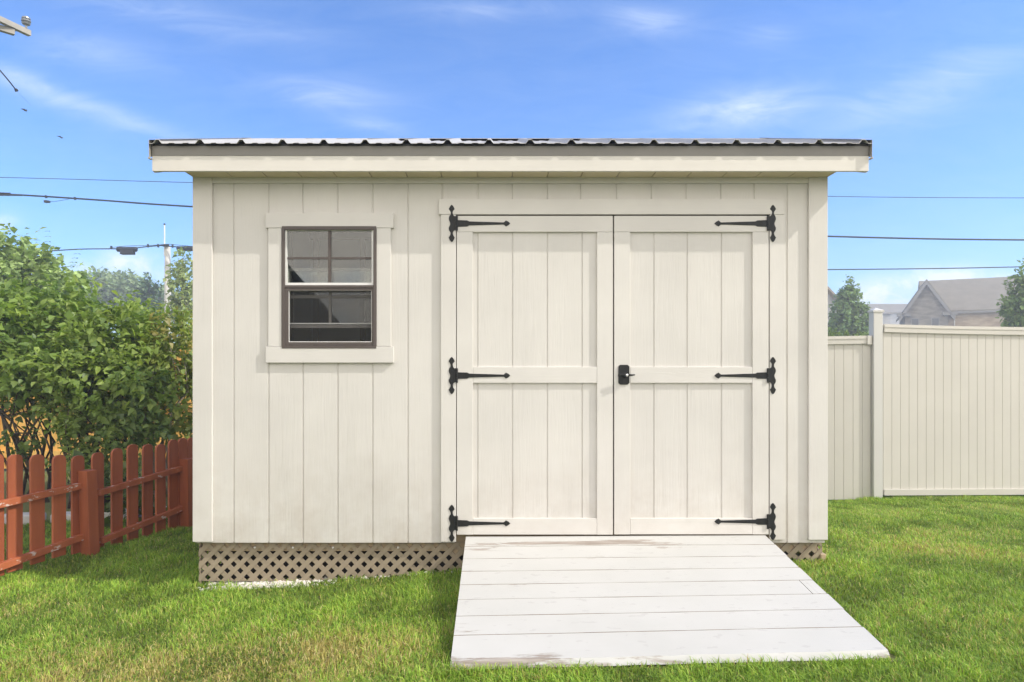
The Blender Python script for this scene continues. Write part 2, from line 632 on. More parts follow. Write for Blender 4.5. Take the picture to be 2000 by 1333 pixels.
# floor and bare inside
b = MB()
b.box(XL + .03, XR - .03, WY + .05, BY - .02, FLOOR_Z - .03, FLOOR_Z)
b.build('floor', M['interior'], shed)
b = MB()
for i in range(9):
    xx = XL + .1 + i * (XR - XL - .2) / 8
    b.box(xx - .019, xx + .019, BY - .10, BY - .012, FLOOR_Z, roof_z(BY) - .12)
b.box(XL + .05, XR - .05, BY - .1, BY - .012, roof_z(BY) - .12, roof_z(BY) - .06)
for yy in (WY + .8, WY + 1.6):
    for xx, s in ((XL + .014, 1), (XR - .014, -1)):
        b.box(xx, xx + s * .09, yy, yy + .038, FLOOR_Z, roof_z(yy) - .05)
b.build('stud', M['interior'], shed)

# corner boards, frieze
for x0, x1, yb, side in ((376, 414, 1059, -1), (1580, 1617, 1055, 1)):
    mb = MB()
    mb.pbox(x0, x1, 345, yb, TY, .019 - .001)
    xo = PX(x0 if side < 0 else x1, TY)
    mb.box(xo - side * .019, xo, TY + .018, TY + .11, PZ(yb, TY), PZ(345, TY))
    mb.build('corner_board', M['trim_v'], shed, bevel=.002)
b = MB()
b.pbox(414.4, 1579.6, 346, 358, TY + .004, .0148)
b.build('frieze_board', M['trim_h'], shed, bevel=.002)

# soffit
SOF_Z = PZ(334.6, FY)
b = MB()
sx = [XL] + [PX(g, WY) for g in groove_px[0:]] + [XR]
for a, c in zip(sx, sx[1:]):
    b.box(a + .003, c - .003, FY + .022, WY + .01, SOF_Z + .004, SOF_Z + .012)
b.box(XL, XR, FY + .022, WY + .01, SOF_Z + .014, SOF_Z + .02)
b.build('soffit', M['soffit'], shed)
# fascia (two faces: painted board, metal eave trim above)
RX0, RX1 = PX(297, FY), PX(1697, FY)
b = MB()
b.box(RX0, RX1, FY, FY + .02, PZ(334.6, FY), PZ(304.5, FY))
b.build('fascia_board', M['fascia'], shed, bevel=.0015)
b = MB()
xs = PX(1160, FY - .004)
b.box(RX0 + .001, xs, FY - .0025, FY + .02, PZ(304.9, FY), EAVE_Z - .004)
b.box(xs, RX1 - .001, FY - .001, FY + .02, PZ(305.4, FY), EAVE_Z - .004)
b.build('eave_trim', M['eave'], shed)
b = MB()
b.box(RX0 + .01, RX1 - .01, 2 * RIDGE_Y - FY - .02, 2 * RIDGE_Y - FY, PZ(334, FY), EAVE_Z - .004)
b.build('fascia_board', M['fascia'], shed)

# roof sheets: ribbed metal
OX0, OX1 = PX(291, EAVE_Y), PX(1703, EAVE_Y)
rib_pitch = PX(470.7, EAVE_Y) - PX(390, EAVE_Y)
rib0 = PX(390, EAVE_Y)


def rib_profile():
    pts = [(OX0, 0.0)]
    k = -1
    ribs = []
    while True:
        c = rib0 + k * rib_pitch
        if c > OX1 - .02:
            break
        if c > OX0 + .025:
            ribs.append(c)
        k += 1
    ribs = [OX0 + .045] + [r for r in ribs if r > OX0 + .12 and r < OX1 - .12] + [OX1 - .045]
    for i, c in enumerate(ribs):
        h = .021
        pts += [(c - .026, 0), (c - .019, .007), (c - .009, h), (c + .009, h), (c + .019, .007), (c + .026, 0)]
        if i < len(ribs) - 1:
            n = ribs[i + 1]
            for t in (1 / 3, 2 / 3):
                q = c + (n - c) * t
                if n - c > .18:
                    pts += [(q - .02, 0), (q - .012, .0035), (q + .012, .0035), (q + .02, 0)]
    pts.append((OX1, 0))
    return pts


prof = rib_profile()


def roof_sheet(y0, y1, name):
    mb = MB()
    th = .0025
    for ya, yb in ((y0, y1),):
        n = len(mb.v)
        za, zb = roof_z(ya), roof_z(yb)
        k = len(prof)
        for (yy, zz) in ((ya, za), (yb, zb)):
            mb.v += [(x, yy, zz + h + th) for x, h in prof]
            mb.v += [(x, yy, zz + h) for x, h in prof]
        for i in range(k - 1):
            mb.f.append((n + i, n + i + 1, n + 2 * k + i + 1, n + 2 * k + i))
            mb.f.append((n + k + i + 1, n + k + i, n + 3 * k + i, n + 3 * k + i + 1))
            mb.f.append((n + i + 1, n + i, n + k + i, n + k + i + 1))
            mb.f.append((n + 2 * k + i, n + 2 * k + i + 1, n + 3 * k + i + 1, n + 3 * k + i))
    return mb.build(name, M['roof'], shed)


roof = roof_sheet(EAVE_Y, RIDGE_Y, 'roof_sheet')
roof_sheet(2 * RIDGE_Y - EAVE_Y, RIDGE_Y, 'roof_sheet')
# black strip in the gap under the ribs, a step back from the edge
b = MB()
b.box(RX0 + .004, RX1 - .004, FY + .0, FY + .02, EAVE_Z - .0038, EAVE_Z + .009)
for (x, h) in prof:
    pass
b.build('rib_gap_strip', M['black'], shed)
b = MB()
rz = roof_z(RIDGE_Y)
for s in (-1, 1):
    y1 = RIDGE_Y + s * .13
    zz = rz - SLOPE * .13 + .0225
    mid = rz + .023
    b.hexa([(OX0, RIDGE_Y, mid - .002), (OX1, RIDGE_Y, mid - .002), (OX1, y1, zz - .002), (OX0, y1, zz - .002), (OX0, RIDGE_Y, mid), (OX1, RIDGE_Y, mid), (OX1, y1, zz), (OX0, y1, zz)])
b.build('ridge_cap', M['roof'], shed)
# rakes: sloped boards at both ends with metal edge trim, and the sloped underside
for x, s in ((RX0, -1), (RX1, 1)):
    mb, mt, mu = MB(), MB(), MB()
    for ya, yb in ((FY + .021, RIDGE_Y), (2 * RIDGE_Y - FY - .021, RIDGE_Y)):
        za, zb = roof_z(ya), roof_z(yb)
        xi = x - s * .02
        mb.hexa([(xi, ya, za - .165), (x, ya, za - .165), (x, yb, zb - .165), (xi, yb, zb - .165), (xi, ya, za - .01), (x, ya, za - .01), (x, yb, zb - .01), (xi, yb, zb - .01)])
        xa = XL if s < 0 else XR
        mu.hexa([(xi, ya, za - .15), (xa, ya, za - .15), (xa, yb, zb - .15), (xi, yb, zb - .15), (xi, ya, za - .14), (xa, ya, za - .14), (xa, yb, zb - .14), (xi, yb, zb - .14)])
    for ya, yb in ((EAVE_Y + .004, RIDGE_Y), (2 * RIDGE_Y - EAVE_Y - .004, RIDGE_Y)):
        za, zb = roof_z(ya), roof_z(yb)
        xo = (OX0 if s < 0 else OX1) + s * .003
        xin = x + s * .003
        # flared leaf
        mt.hexa([(xin, ya, za - .075), (xin + s * .0015, ya, za - .075), (xin + s * .0015, yb, zb - .075), (xin, yb, zb - .075),
                 (xo, ya, za + .021), (xo + s * .0015, ya, za + .021), (xo + s * .0015, yb, zb + .021), (xo, yb, zb + .021)])
        mt.hexa([(xo - s * .075, ya, za + .0255), (xo + s * .0015, ya, za + .0255), (xo + s * .0015, yb, zb + .0255), (xo - s * .075, yb, zb + .0255),
                 (xo - s * .075, ya, za + .027), (xo + s * .0015, ya, za + .027), (xo + s * .0015, yb, zb + .027), (xo - s * .075, yb, zb + .027)])
        mt.box(xin - s * .001, xin + s * .008, ya, ya + .03, za - .082, za - .074)
    mb.build('rake_board', M['fascia'], shed, bevel=.0015)
    mt.build('rake_trim', M['rake'], shed)
    mu.build('rake_soffit', M['soffit'], shed)

# door surround
b = MB(); b.pbox(857, 1532.5, 389, 419, TY2, .0215)
b.build('door_head_board', M['trim_h'], shed, bevel=.002)
b = MB(); b.pbox(861, 890.5, 419.4, 1059, TY, .0185)
b.build('door_side_board', M['trim_v'], shed, bevel=.002)
b = MB(); b.pbox(1503.5, 1533, 419.4, 1055, TY, .0185)
b.build('door_side_board', M['trim_v'], shed, bevel=.002)
b = MB()
b.box(door_hole[0] - .03, door_hole[1] + .03, WY + .0465, WY + .075, FLOOR_Z - .13, FLOOR_Z - .004)
b.build('threshold', M['joist'], shed)
b = MB()   # jamb behind the doors, so the gaps read dark
for x0, x1 in ((880, 889.5), (1504, 1514)):
    b.box(PX(x0, WY), PX(x1, WY), WY + .012, WY + .09, FLOOR_Z, PZ(400, WY))
b.box(PX(889.5, WY), PX(1504, WY), WY + .03, WY + .09, PZ(419, WY), PZ(400, WY))
b.build('door_jamb', M['interior'], shed)

# ---- doors
HPLATE = [(0, -36.5), (2.2, -34.8), (3.9, -32.4), (5.0, -29.8), (5.9, -27.9), (4.1, -25.8), (2.6, -24.1), (2.0, -22), (2.1, -20), (2.9, -16.6), (4.3, -14.8), (5.9, -14),
          (7.0, -14.4), (8.2, -14.4), (8.2, 13), (7.0, 13.2), (5.9, 13), (4.0, 14.2), (2.6, 16.8), (2.1, 19), (2.5, 22), (3.8, 24.8), (5.9, 27.3), (4.8, 30), (3.4, 33), (1.8, 35.2), (0, 36.3),
          (-1.8, 35.2), (-3.4, 33), (-4.8, 30), (-6.0, 27.3), (-4, 24.8), (-2.5, 22), (-2.2, 19), (-2.4, 17.5), (-4.2, 15), (-5.4, 12.5), (-5.8, 10), (-5.5, 7.6), (-3.9, 4.6), (-2.9, 1.2), (-3.2, -1.5), (-4.4, -4.4), (-5.5, -7.2),
          (-5.7, -9.6), (-5.2, -12.6), (-4.2, -14.8), (-2.4, -17), (-2.0, -19.4), (-2.3, -22), (-3.8, -25), (-6.1, -27.9), (-5.0, -30), (-3.8, -32.4), (-2.1, -34.8)]
HSTRAP = [(11, -6.5), (30.2, -5.9), (32, -5.0), (34, -3.9), (100.5, -2.0), (102.5, -2.6), (104.5, -4.6), (106, -5.9), (107.4, -4.9), (109.4, -4.2), (111.4, -2.8), (114.2, 0),
          (111.4, 2.8), (109.4, 4.2), (107.4, 4.9), (106, 5.9), (104.5, 4.6), (102.5, 2.6), (100.5, 2.0), (34, 3.9), (32, 5.0), (30.2, 5.9), (11, 6.5)]


def hinge(px, py, mir, parent, Yd, Yc, name='hinge'):
    mb = MB()
    k = Yd / F

    def poly(src):
        q = [(PX(px, Yd) + mir * x * k, PZ(py, Yd) - z * k) for x, z in src]
        return q[::-1] if mir > 0 else q
    mb.prism(poly(HPLATE), Yc - .0035, Yc - .0004)
    mb.prism(poly(HSTRAP), Yd - .0035, Yd - .0004)
    cx = PX(px, Yd) + mir * 10.2 * k
    zc = PZ(py, Yd)
    mb.tube([(cx, Yc - .005, zc + 14.5 * k), (cx, Yc - .005, zc + 5 * k)], .0058, 10)
    mb.tube([(cx, Yc - .005, zc + 4.7 * k), (cx, Yc - .005, zc - 4.3 * k)], .0058, 10)
    mb.tube([(cx, Yc - .005, zc - 4.6 * k), (cx, Yc - .005, zc - 14 * k)], .0058, 10)
    for sx_, sz_ in ((0, 28), (0, -28), (0, 0), (0, 10), (24, 0), (50, 0), (107, 0)):
        mb.lathe((PX(px, Yd) + mir * sx_ * k, min(Yd, Yc) - .0034, zc + sz_ * k), [(.0036, 0), (.0034, -.0012), (.0018, -.0022)], 8, 'y')
    return mb.build(name, M['black'], parent, bevel=.0006, seg=1)


DY = WY - .019                 # face of stiles and rails
PY_ = WY - .0035               # face of the panel
ybot = {0: 1045, 1: 1044.5}
for d, (xa, xb, sl, sr, grooves) in enumerate((
        (892, 1197, (892, 923.5), (1166, 1197), (933, 1001, 1069, 1137)),
        (1199.6, 1501.5, (1199.6, 1231), (1470, 1501.5), (1277, 1342, 1409)))):
    mb = MB()
    grooved(mb, PX(xa + 2, PY_), PX(xb - 2, PY_), [PX(g, PY_) for g in grooves], [PZ(1044, PY_), PZ(423, PY_)], [], PY_, gw=.009, gd=.0045)
    mb.box(PX(xa + 1, PY_), PX(xb - 1, PY_), PY_ + .009, PY_ + .03, PZ(1044, PY_), PZ(423, PY_))
    door = mb.build('door', M['panel'], shed)
    full = d == 0
    for i, (x0, x1) in enumerate((sl, sr)):
        top = 453.6
        MB().pbox(x0, x1, top, ybot[d], DY, PY_ - DY + .0005 + .012).build('stile', M['trim_v'], door, bevel=.0018)
    MB().pbox(xa, xb, 422, 453.3, DY, PY_ - DY + .012).build('rail', M['trim_h'], door, bevel=.0018)
    MB().pbox(sl[1] + .25, sr[0] - .25, 717, 748.5, DY + .0006, PY_ - DY + .0114).build('rail', M['trim_h'], door, bevel=.0018)
    MB().pbox(sl[1] + .25, sr[0] - .25, 1013, ybot[d] - .3, DY + .0006, PY_ - DY + .0114).build('rail', M['trim_h'], door, bevel=.0018)
    for hy in ((437, 734, 1022.5) if d == 0 else (437, 734, 1019)):
        hinge(882.3 if d == 0 else 1509.3, hy, 1 if d == 0 else -1, door, DY, TY)
    if d == 1:
        mb = MB()
        x0, x1, z0, z1 = PX(1207.5, DY), PX(1229, DY), PZ(751.5, DY), PZ(713, DY)
        c = .010
        mb.prism([(x0 + c, z0), (x1 - c, z0), (x1, z0 + c), (x1, z1 - c), (x1 - c, z1), (x0 + c, z1), (x0, z1 - c), (x0, z0 + c)], DY - .0065, DY - .0003)
        hd = mb.build('lock_plate', M['black'], door, bevel=.001)
        mb = MB()
        cc = P(1222, 733, DY)
        mb.lathe((cc.x, DY - .0066, cc.z), [(.013, 0), (.012, -.008), (.009, -.022)], 14, 'y')
        mb.tube([(PX(1205, DY), DY - .030, cc.z - .004), (PX(1212, DY), DY - .032, cc.z + .001), (cc.x, DY - .032, cc.z + .001), (PX(1232, DY), DY - .032, cc.z), (PX(1238, DY), DY - .030, cc.z + .002)],
                [.003, .006, .010, .006, .0035], 10)
        mb.build('handle', M['black'], door, smooth=True)
        MB().lathe((cc.x, DY - .0405, cc.z), [(.008, 0), (.0075, -.003), (.004, -.0045)], 14, 'y').build('key_cylinder', M['chrome'], door, smooth=True)

# ---- window
MB().pbox(518.5, 768.5, 416, 445.4, TY2, .0215).build('window_head_board', M['trim_h'], shed, bevel=.002)
MB().pbox(518.5, 768.5, 677.4, 709, TY2, .0215).build('window_sill_board', M['trim_h'], shed, bevel=.002)
MB().pbox(523.5, 549.8, 445.8, 677, TY, .0185).build('window_side_board', M['trim_v'], shed, bevel=.002)
MB().pbox(735.2, 763.5, 445.8, 677, TY, .0185).build('window_side_board', M['trim_v'], shed, bevel=.002)
GY = TY - .006                 # face of the brown frame


def frame_ring(mb, x0, x1, y0, y1, w, Yf, th):
    """a rectangular frame: x0..x1, y0..y1 outer pixels, w = (left, right, top, bottom) widths in pixels"""
    mb.pbox(x0, x0 + w[0], y0, y1, Yf, th)
    mb.pbox(x1 - w[1], x1, y0, y1, Yf, th)
    mb.pbox(x0 + w[0], x1 - w[1], y0, y0 + w[2], Yf + .0005, th - .0005)
    mb.pbox(x0 + w[0], x1 - w[1], y1 - w[3], y1, Yf + .0005, th - .0005)


mb = MB()
frame_ring(mb, 550.2, 734.8, 442, 681, (5.5, 5.5, 7, 6), GY, .075)
mb.pbox(555.7, 729.3, 557.5, 562.5, GY + .002, .022)
window = mb.build('window', M['brown_vinyl'], shed, bevel=.0015)
mb = MB()
frame_ring(mb, 555.9, 729.1, 449.2, 557.3, (4.6, 3.2, 1.4, 4.6), GY + .012, .02)
mb.build('upper_sash', M['white_vinyl'], window)
mb = MB()
mb.pbox(640.7, 646.2, 450.4, 554, GY + .0165, .006)
mb.pbox(559.2, 640.5, 502.5, 506.5, GY + .017, .005)
mb.pbox(646.4, 726.8, 502.5, 506.5, GY + .017, .005)
mb.build('muntin', M['brown_vinyl'], window)
MB().pbox(558.5, 727, 450, 554.5, GY + .024, .003).build('window_pane', M['glass'], window)
# lower sash, raised a hand's width behind the screen
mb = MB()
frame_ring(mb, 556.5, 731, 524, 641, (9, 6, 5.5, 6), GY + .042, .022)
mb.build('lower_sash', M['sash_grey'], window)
mb = MB()
mb.pbox(564, 726.5, 631.2, 633.6, GY + .0415, .004)
mb.pbox(557, 564.5, 525, 640, GY + .0415, .0004)
mb.build('sash_lip', M['white_vinyl'], window)
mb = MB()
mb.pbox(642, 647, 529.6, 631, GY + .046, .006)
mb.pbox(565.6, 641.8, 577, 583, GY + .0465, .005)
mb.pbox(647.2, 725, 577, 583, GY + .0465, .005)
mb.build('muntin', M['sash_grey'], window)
MB().pbox(565.6, 725, 529.6, 635, GY + .054, .003).build('window_pane', M['glass_low'], window)
mb = MB()
frame_ring(mb, 556, 730.5, 563.5, 674.6, (7.5, 4.5, 4.5, 6), GY + .004, .016)
scr = mb.build('screen_frame', M['brown_vinyl'], window, bevel=.0012)
mb = MB()
frame_ring(mb, 563.7, 726, 568.2, 669, (1.2, .8, .4, 1.6), GY + .0075, .008)
mb.build('screen_bead', M['white_vinyl'], window)
mb = MB()
a, c = P(564.5, 668, GY + .012), P(725.5, 568.5, GY + .012)
mb.quad((a.x, a.y, a.z), (c.x, a.y, a.z), (c.x, a.y, c.z), (a.x, a.y, c.z))
mb.build('insect_screen', M['screen'], window)

# ---- lattice skirt, rim joist, posts
LY = WY + .035


def lattice(poly, origin, u, pitch, name):
    """poly: convex (s, z) outline; origin + s*u gives world; strips at +-45 degrees in two layers"""
    w = pitch * .245
    hp = []
    n = len(poly)
    for i in range(n):
        (x0, z0), (x1, z1) = poly[i], poly[(i + 1) % n]
        a, bb = (z1 - z0), -(x1 - x0)          # outward normal of a ccw polygon
        hp.append((a, bb, a * x0 + bb * z0))
    mb = MB()
    nrm = Vector((u.y, -u.x, 0))
    smin, smax = min(p[0] for p in poly), max(p[0] for p in poly)
    zmin, zmax = min(p[1] for p in poly), max(p[1] for p in poly)
    for layer, sg in ((0, 1), (1, -1)):
        k0 = smin - (zmax - zmin) - pitch
        k = k0 - (k0 % pitch)
        while k < smax + (zmax - zmin) + pitch:
            h = pitch * .25
            a0 = (k - h, zmin) if sg > 0 else (k - h, zmax)
            L = zmax - zmin
            if sg > 0:
                st = [(k - h, zmin), (k + h, zmin), (k + h + L, zmax), (k - h + L, zmax)]
            else:
                st = [(k - h + L, zmin), (k + h + L, zmin), (k + h, zmax), (k - h, zmax)]
            pl = clip_poly(st, hp)
            if len(pl) >= 3:
                d0, d1 = (0, .0048) if layer == 0 else (.005, .0098)
                nn, kk = len(mb.v), len(pl)
                for dd in (d0, d1):
                    for s, z in pl:
                        q = origin + u * s - nrm * dd
                        mb.v.append((q.x, q.y, z))
                mb.f.append(tuple(range(nn, nn + kk)))
                mb.f.append(tuple(range(nn + 2 * kk - 1, nn + kk - 1, -1)))
                for i in range(kk):
                    j = (i + 1) % kk
                    mb.f.append((nn + i, nn + kk + i, nn + kk + j, nn + j))
            k += pitch
    return mb.build(name, M['lattice'], shed)


lat = [(PX(388, LY), PZ(1147, LY)), (PX(480, LY), PZ(1143.5, LY)), (PX(600, LY), PZ(1132.5, LY)), (PX(760, LY), PZ(1124, LY)), (PX(960, LY), PZ(1122, LY)), (PX(960, LY), PZ(1059, LY)), (PX(388, LY), PZ(1059, LY))]
PIT = 25.5 / F * LY
lattice([lat[0], lat[1], (lat[2][0], lat[2][1] - .01), (lat[4][0], lat[2][1] - .012), lat[5], lat[6]], Vector((0, LY, 0)), Vector((1, 0, 0)), PIT, 'lattice_skirt')
lattice([(PX(1440, LY), PZ(1108, LY)), (PX(1606, LY), PZ(1103, LY)), (PX(1606, LY), PZ(1056, LY)), (PX(1440, LY), PZ(1056.5, LY))], Vector((0, LY, 0)), Vector((1, 0, 0)), PIT, 'lattice_skirt')
lz = PZ(1059, LY)
lattice([(0, -.03), (2.38, -.06), (2.38, lz), (0, lz)], Vector((PX(388, LY) + .002, BY - .02, 0)), Vector((0, -1, 0)), PIT, 'lattice_skirt')
lattice([(0, .1), (2.38, .02), (2.38, lz), (0, lz)], Vector((PX(1606, LY) - .002, LY + .02, 0)), Vector((0, 1, 0)), PIT, 'lattice_skirt')
b = MB()
b.box(XL + .03, XR - .03, LY + .014, LY + .05, PZ(1078, LY), SID_BOT + .05)
b.box(XL + .055, XL + .09, LY + .05, BY - .02, PZ(1078, LY), SID_BOT + .05)
b.box(XR - .09, XR - .055, LY + .05, BY - .02, PZ(1078, LY), SID_BOT + .05)
b.box(XL + .03, XR - .03, BY - .05, BY - .015, PZ(1078, LY), SID_BOT + .05)
b.build('rim_joist', M['joist'], shed)
for i, px in enumerate((499, 573, 651, 778)):
    a = P(px, 1069, LY)
    MB().lathe((a.x, LY - .0105, a.z), [(.007, 0), (.0065, -.003), (.003, -.005)], 10, 'y').build('screw_head', M['stone_white'], shed)
b = MB()  # dark sheets behind the lattice, painted as the shade under the shed
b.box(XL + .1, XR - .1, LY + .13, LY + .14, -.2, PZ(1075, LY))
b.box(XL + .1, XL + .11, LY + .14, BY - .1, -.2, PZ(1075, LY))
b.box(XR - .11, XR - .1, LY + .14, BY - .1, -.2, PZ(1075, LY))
b.build('crawl_shade_sheet', M['dark'], shed)
b = MB()     # pale block at the right corner
a = P(1606, 1086, LY - .005)
b.box(a.x - .012, a.x + .022, LY - .01, LY + .1, a.z - .08, a.z + .012)
b.build('corner_block', M['joist'], shed, bevel=.006)

# ------------------------------------------------------------------ ramp
rt_l, rt_r = P(910, 1048.5, WY - .012), P(1494, 1045.5, WY - .012)
rb_l, rb_r = P(880, 1292, 2.70), P(1733, 1270.5, 2.735)
ramp = thing('ramp', ((rt_l.x + rt_r.x) / 2, 3.3, .12), 'white painted plank ramp with worn paint, sloping from the shed doors to the lawn', 'ramp')
cuts = [0]
for yl in (1068, 1092, 1116.5, 1142.5, 1171.5, 1204, 1241.5):
    # parameter along the left edge whose projection lands on this row
    lo, hi = 0.0, 1.0
    for _ in range(40):
        t = (lo + hi) / 2
        q = rt_l.lerp(rb_l, t)
        yy = CY - (q.z - CAMZ) / q.y * F
        if yy < yl: lo = t
        else: hi = t
    cuts.append(lo)
cuts.append(1.0)
th = .026
jit = [0, .002, -.002, .001, .0, .003, -.001, .004]
spans = [(i, t0, t1, 0.0, 1.0) for i, (t0, t1) in enumerate(zip(cuts, cuts[1:]))]
# one board is pieced: a short offcut is let in at its right end
i4, a4, b4 = spans[4][:3]
spans[4] = (i4, a4, b4, 0.0, .9605)
spans.append((i4, a4, b4, .9622, 1.0))
for i, t0, t1, f0, f1 in spans:
    g = .0022 / 1.28
    a, c = rt_l.lerp(rb_l, t0 + g), rt_r.lerp(rb_r, t0 + g)
    d, e = rt_l.lerp(rb_l, t1 - g), rt_r.lerp(rb_r, t1 - g)
    ux = Vector((jit[i], 0, 0))
    c, e = c + ux, e + ux
    a, c = a.lerp(c, f0), a.lerp(c, f1)
    d, e = d.lerp(e, f0), d.lerp(e, f1)
    dn = Vector((0, -.02, -th))
    N = 14
    mb = MB()
    top0 = [a.lerp(c, k / N) for k in range(N + 1)]
    top1 = [d.lerp(e, k / N) for k in range(N + 1)]
    rr = random.Random(i)
    for k in range(N + 1):
        w = rr.uniform(-.0006, .0006)
        top0[k].z += w
        top1[k].z += w
        if i == 7:
            top1[k].y += rr.uniform(-.0025, .0025)
    n = len(mb.v)
    for rows in (top0, top1, [q + dn for q in top1], [q + dn for q in top0]):
        mb.v += [tuple(q) for q in rows]
    K = N + 1
    for k in range(N):
        for r in range(4):
            r2 = (r + 1) % 4
            mb.f.append((n + r * K + k, n + r2 * K + k, n + r2 * K + k + 1, n + r * K + k + 1))
    mb.f.append((n, n + 3 * K, n + 2 * K, n + K))
    mb.f.append((n + N, n + K + N, n + 2 * K + N, n + 3 * K + N))
    o = MB.build(mb, 'plank', M['ramp'], None)
    o.data.materials.append(M['raw_wood'])
    inner = f0 > 0 or f1 < 1
    o.data.polygons.foreach_set('material_index', [0 if q.normal.z > .7 or (abs(q.normal.x) > .5 and not inner) or (i == 7 and q.normal.y < -.5) else 1 for q in o.data.polygons])
    o.parent = ramp
    o.matrix_parent_inverse = Matrix.Translation(-Vector(ramp.location))
q0, q1 = rt_r.lerp(rb_r, cuts[3] + .004), rt_r.lerp(rb_r, cuts[4] - .004)
for fx in (.03, .5, .97):
    tl, tb = rt_l.lerp(rt_r, fx), rb_l.lerp(rb_r, fx)
    dn = Vector((0, 0, -.036))
    wv = Vector((.019, 0, 0))
    tl2 = tl.lerp(tb, .02); tb2 = tl.lerp(tb, .93)
    MB().hexa([tl2 - wv + dn + Vector((0, 0, -.14)), tl2 + wv + dn + Vector((0, 0, -.14)), tb2 + wv + dn + Vector((0, 0, -.03)), tb2 - wv + dn + Vector((0, 0, -.03)),
            tl2 - wv + dn, tl2 + wv + dn, tb2 + wv + dn, tb2 - wv + dn]).build('stringer', M['trim_v'], ramp)

# ------------------------------------------------------------------ red picket fence
A0 = Vector((-3.08, 4.40, 0))
DIR = Vector((.307, .952, 0)).normalized()
NRM = Vector((DIR.y, -DIR.x, 0))
fence = thing('picket_fence', (A0.x, A0.y, gz(A0.x, A0.y)), 'low red picket fence with flaking rails, running back beside the shed', 'fence')


def on_line(x):
    """distance along the fence line seen at photo column x"""
    k = (x - CX) / F
    return (k * A0.y - A0.x) / (DIR.x - k * DIR.y)


def slab(mb, s, half, n0, n1, prof):
    """prof: (offset along the line, z) outline extruded across the fence"""
    base = len(mb.v)
    K = len(prof)
    for nn in (n0, n1):
        for u, z in prof:
            q = A0 + DIR * (s + u) + NRM * nn
            mb.v.append((q.x, q.y, z))
    mb.f.append(tuple(range(base, base + K)))
    mb.f.append(tuple(range(base + 2 * K - 1, base + K - 1, -1)))
    for i in range(K):
        j = (i + 1) % K
        mb.f.append((base + i, base + K + i, base + K + j, base + j))


pick = [(-42, 886, 1140), (-8, 887, 1128), (28.5, 888, 1115), (73, 888, 1100), (115, 889, 1087), (152, 890, 1080), (191, 884, 1072), (228, 876, 1065), (259, 868, 1056), (288, 868, 1048), (313.5, 868, 1041), (338, 859, 1037), (356, 856, 1033), (373, 855, 1030), (388, 853, 1028), (402, 852, 1025)]
for i, (x, yt, yb) in enumerate(pick):
    s = on_line(x)
    q = A0 + DIR * s
    zt, zb = PZ(yt, q.y), PZ(yb, q.y)
    h = .049
    tilt = random.uniform(-.004, .004)
    prof = [(-h, zb), (h, zb), (h + tilt, zt - .045)]
    for k in range(1, 8):
        t = math.pi * k / 8
        prof.append((tilt + h * math.copysign(abs(math.cos(t)) ** .7, math.cos(t)), zt - .045 + .045 * math.sin(t) ** .9))
    prof.append((-h + tilt, zt - .045))
    mb = MB()
    slab(mb, s, h, -.009, .009, prof)
    mb.build('picket', M['red'], fence, bevel=.002)


def rail_px(pts, hpx):
    mb = MB()
    last = None
    for (xa, ya), (xb, yb) in zip(pts, pts[1:]):
        sa, sb = on_line(xa), on_line(xb)
        qa, qb = A0 + DIR * sa, A0 + DIR * sb
        za, zb = PZ(ya, qa.y), PZ(yb, qb.y)
        h = .022
        cor = []
        for q, z in ((qa, za), (qb, zb)):
            for nn, zz in ((.0098, -h), (.048, -h), (.048, h), (.0098, h)):
                c = q + NRM * nn
                cor.append((c.x, c.y, z + zz))
        mb.hexa([cor[0], cor[1], cor[5], cor[4], cor[3], cor[2], cor[6], cor[7]])
    return mb.build('rail', M['red_worn'], fence, bevel=.003)


rail_px([(-60, 997), (151, 949)], 12)
rail_px([(-60, 1126), (158, 1047)], 12)
rail_px([(186, 963), (348, 915)], 12)
rail_px([(192, 1056), (351, 992)], 12)
rail_px([(373, 905), (402, 897)], 12)
for x, yt, lean in ((166, 917, -.03), (357, 895, -.012)):
    s = on_line(x)
    q = A0 + DIR * s
    zt = PZ(yt, q.y)
    zb = gz(q.x, q.y) - .1
    mb = MB()
    hw = .043
    cor = []
    for zz, ln in ((zb, 0), (zt, lean)):
        for du, dn in ((-hw, .0115), (-hw, .098), (hw, .098), (hw, .0115)):
            c = q + DIR * (du + ln) + NRM * dn
            cor.append((c.x, c.y, zz))
    mb.hexa([cor[0], cor[1], cor[2], cor[3], cor[4], cor[5], cor[6], cor[7]])
    mb.build('post', M['red'], fence, bevel=.004)

# ------------------------------------------------------------------ cream vinyl fence on the right
VA, VB = Vector((PX(1725, 7.26), 7.26, 0)), Vector((PX(2180, 7.50), 7.50, 0))


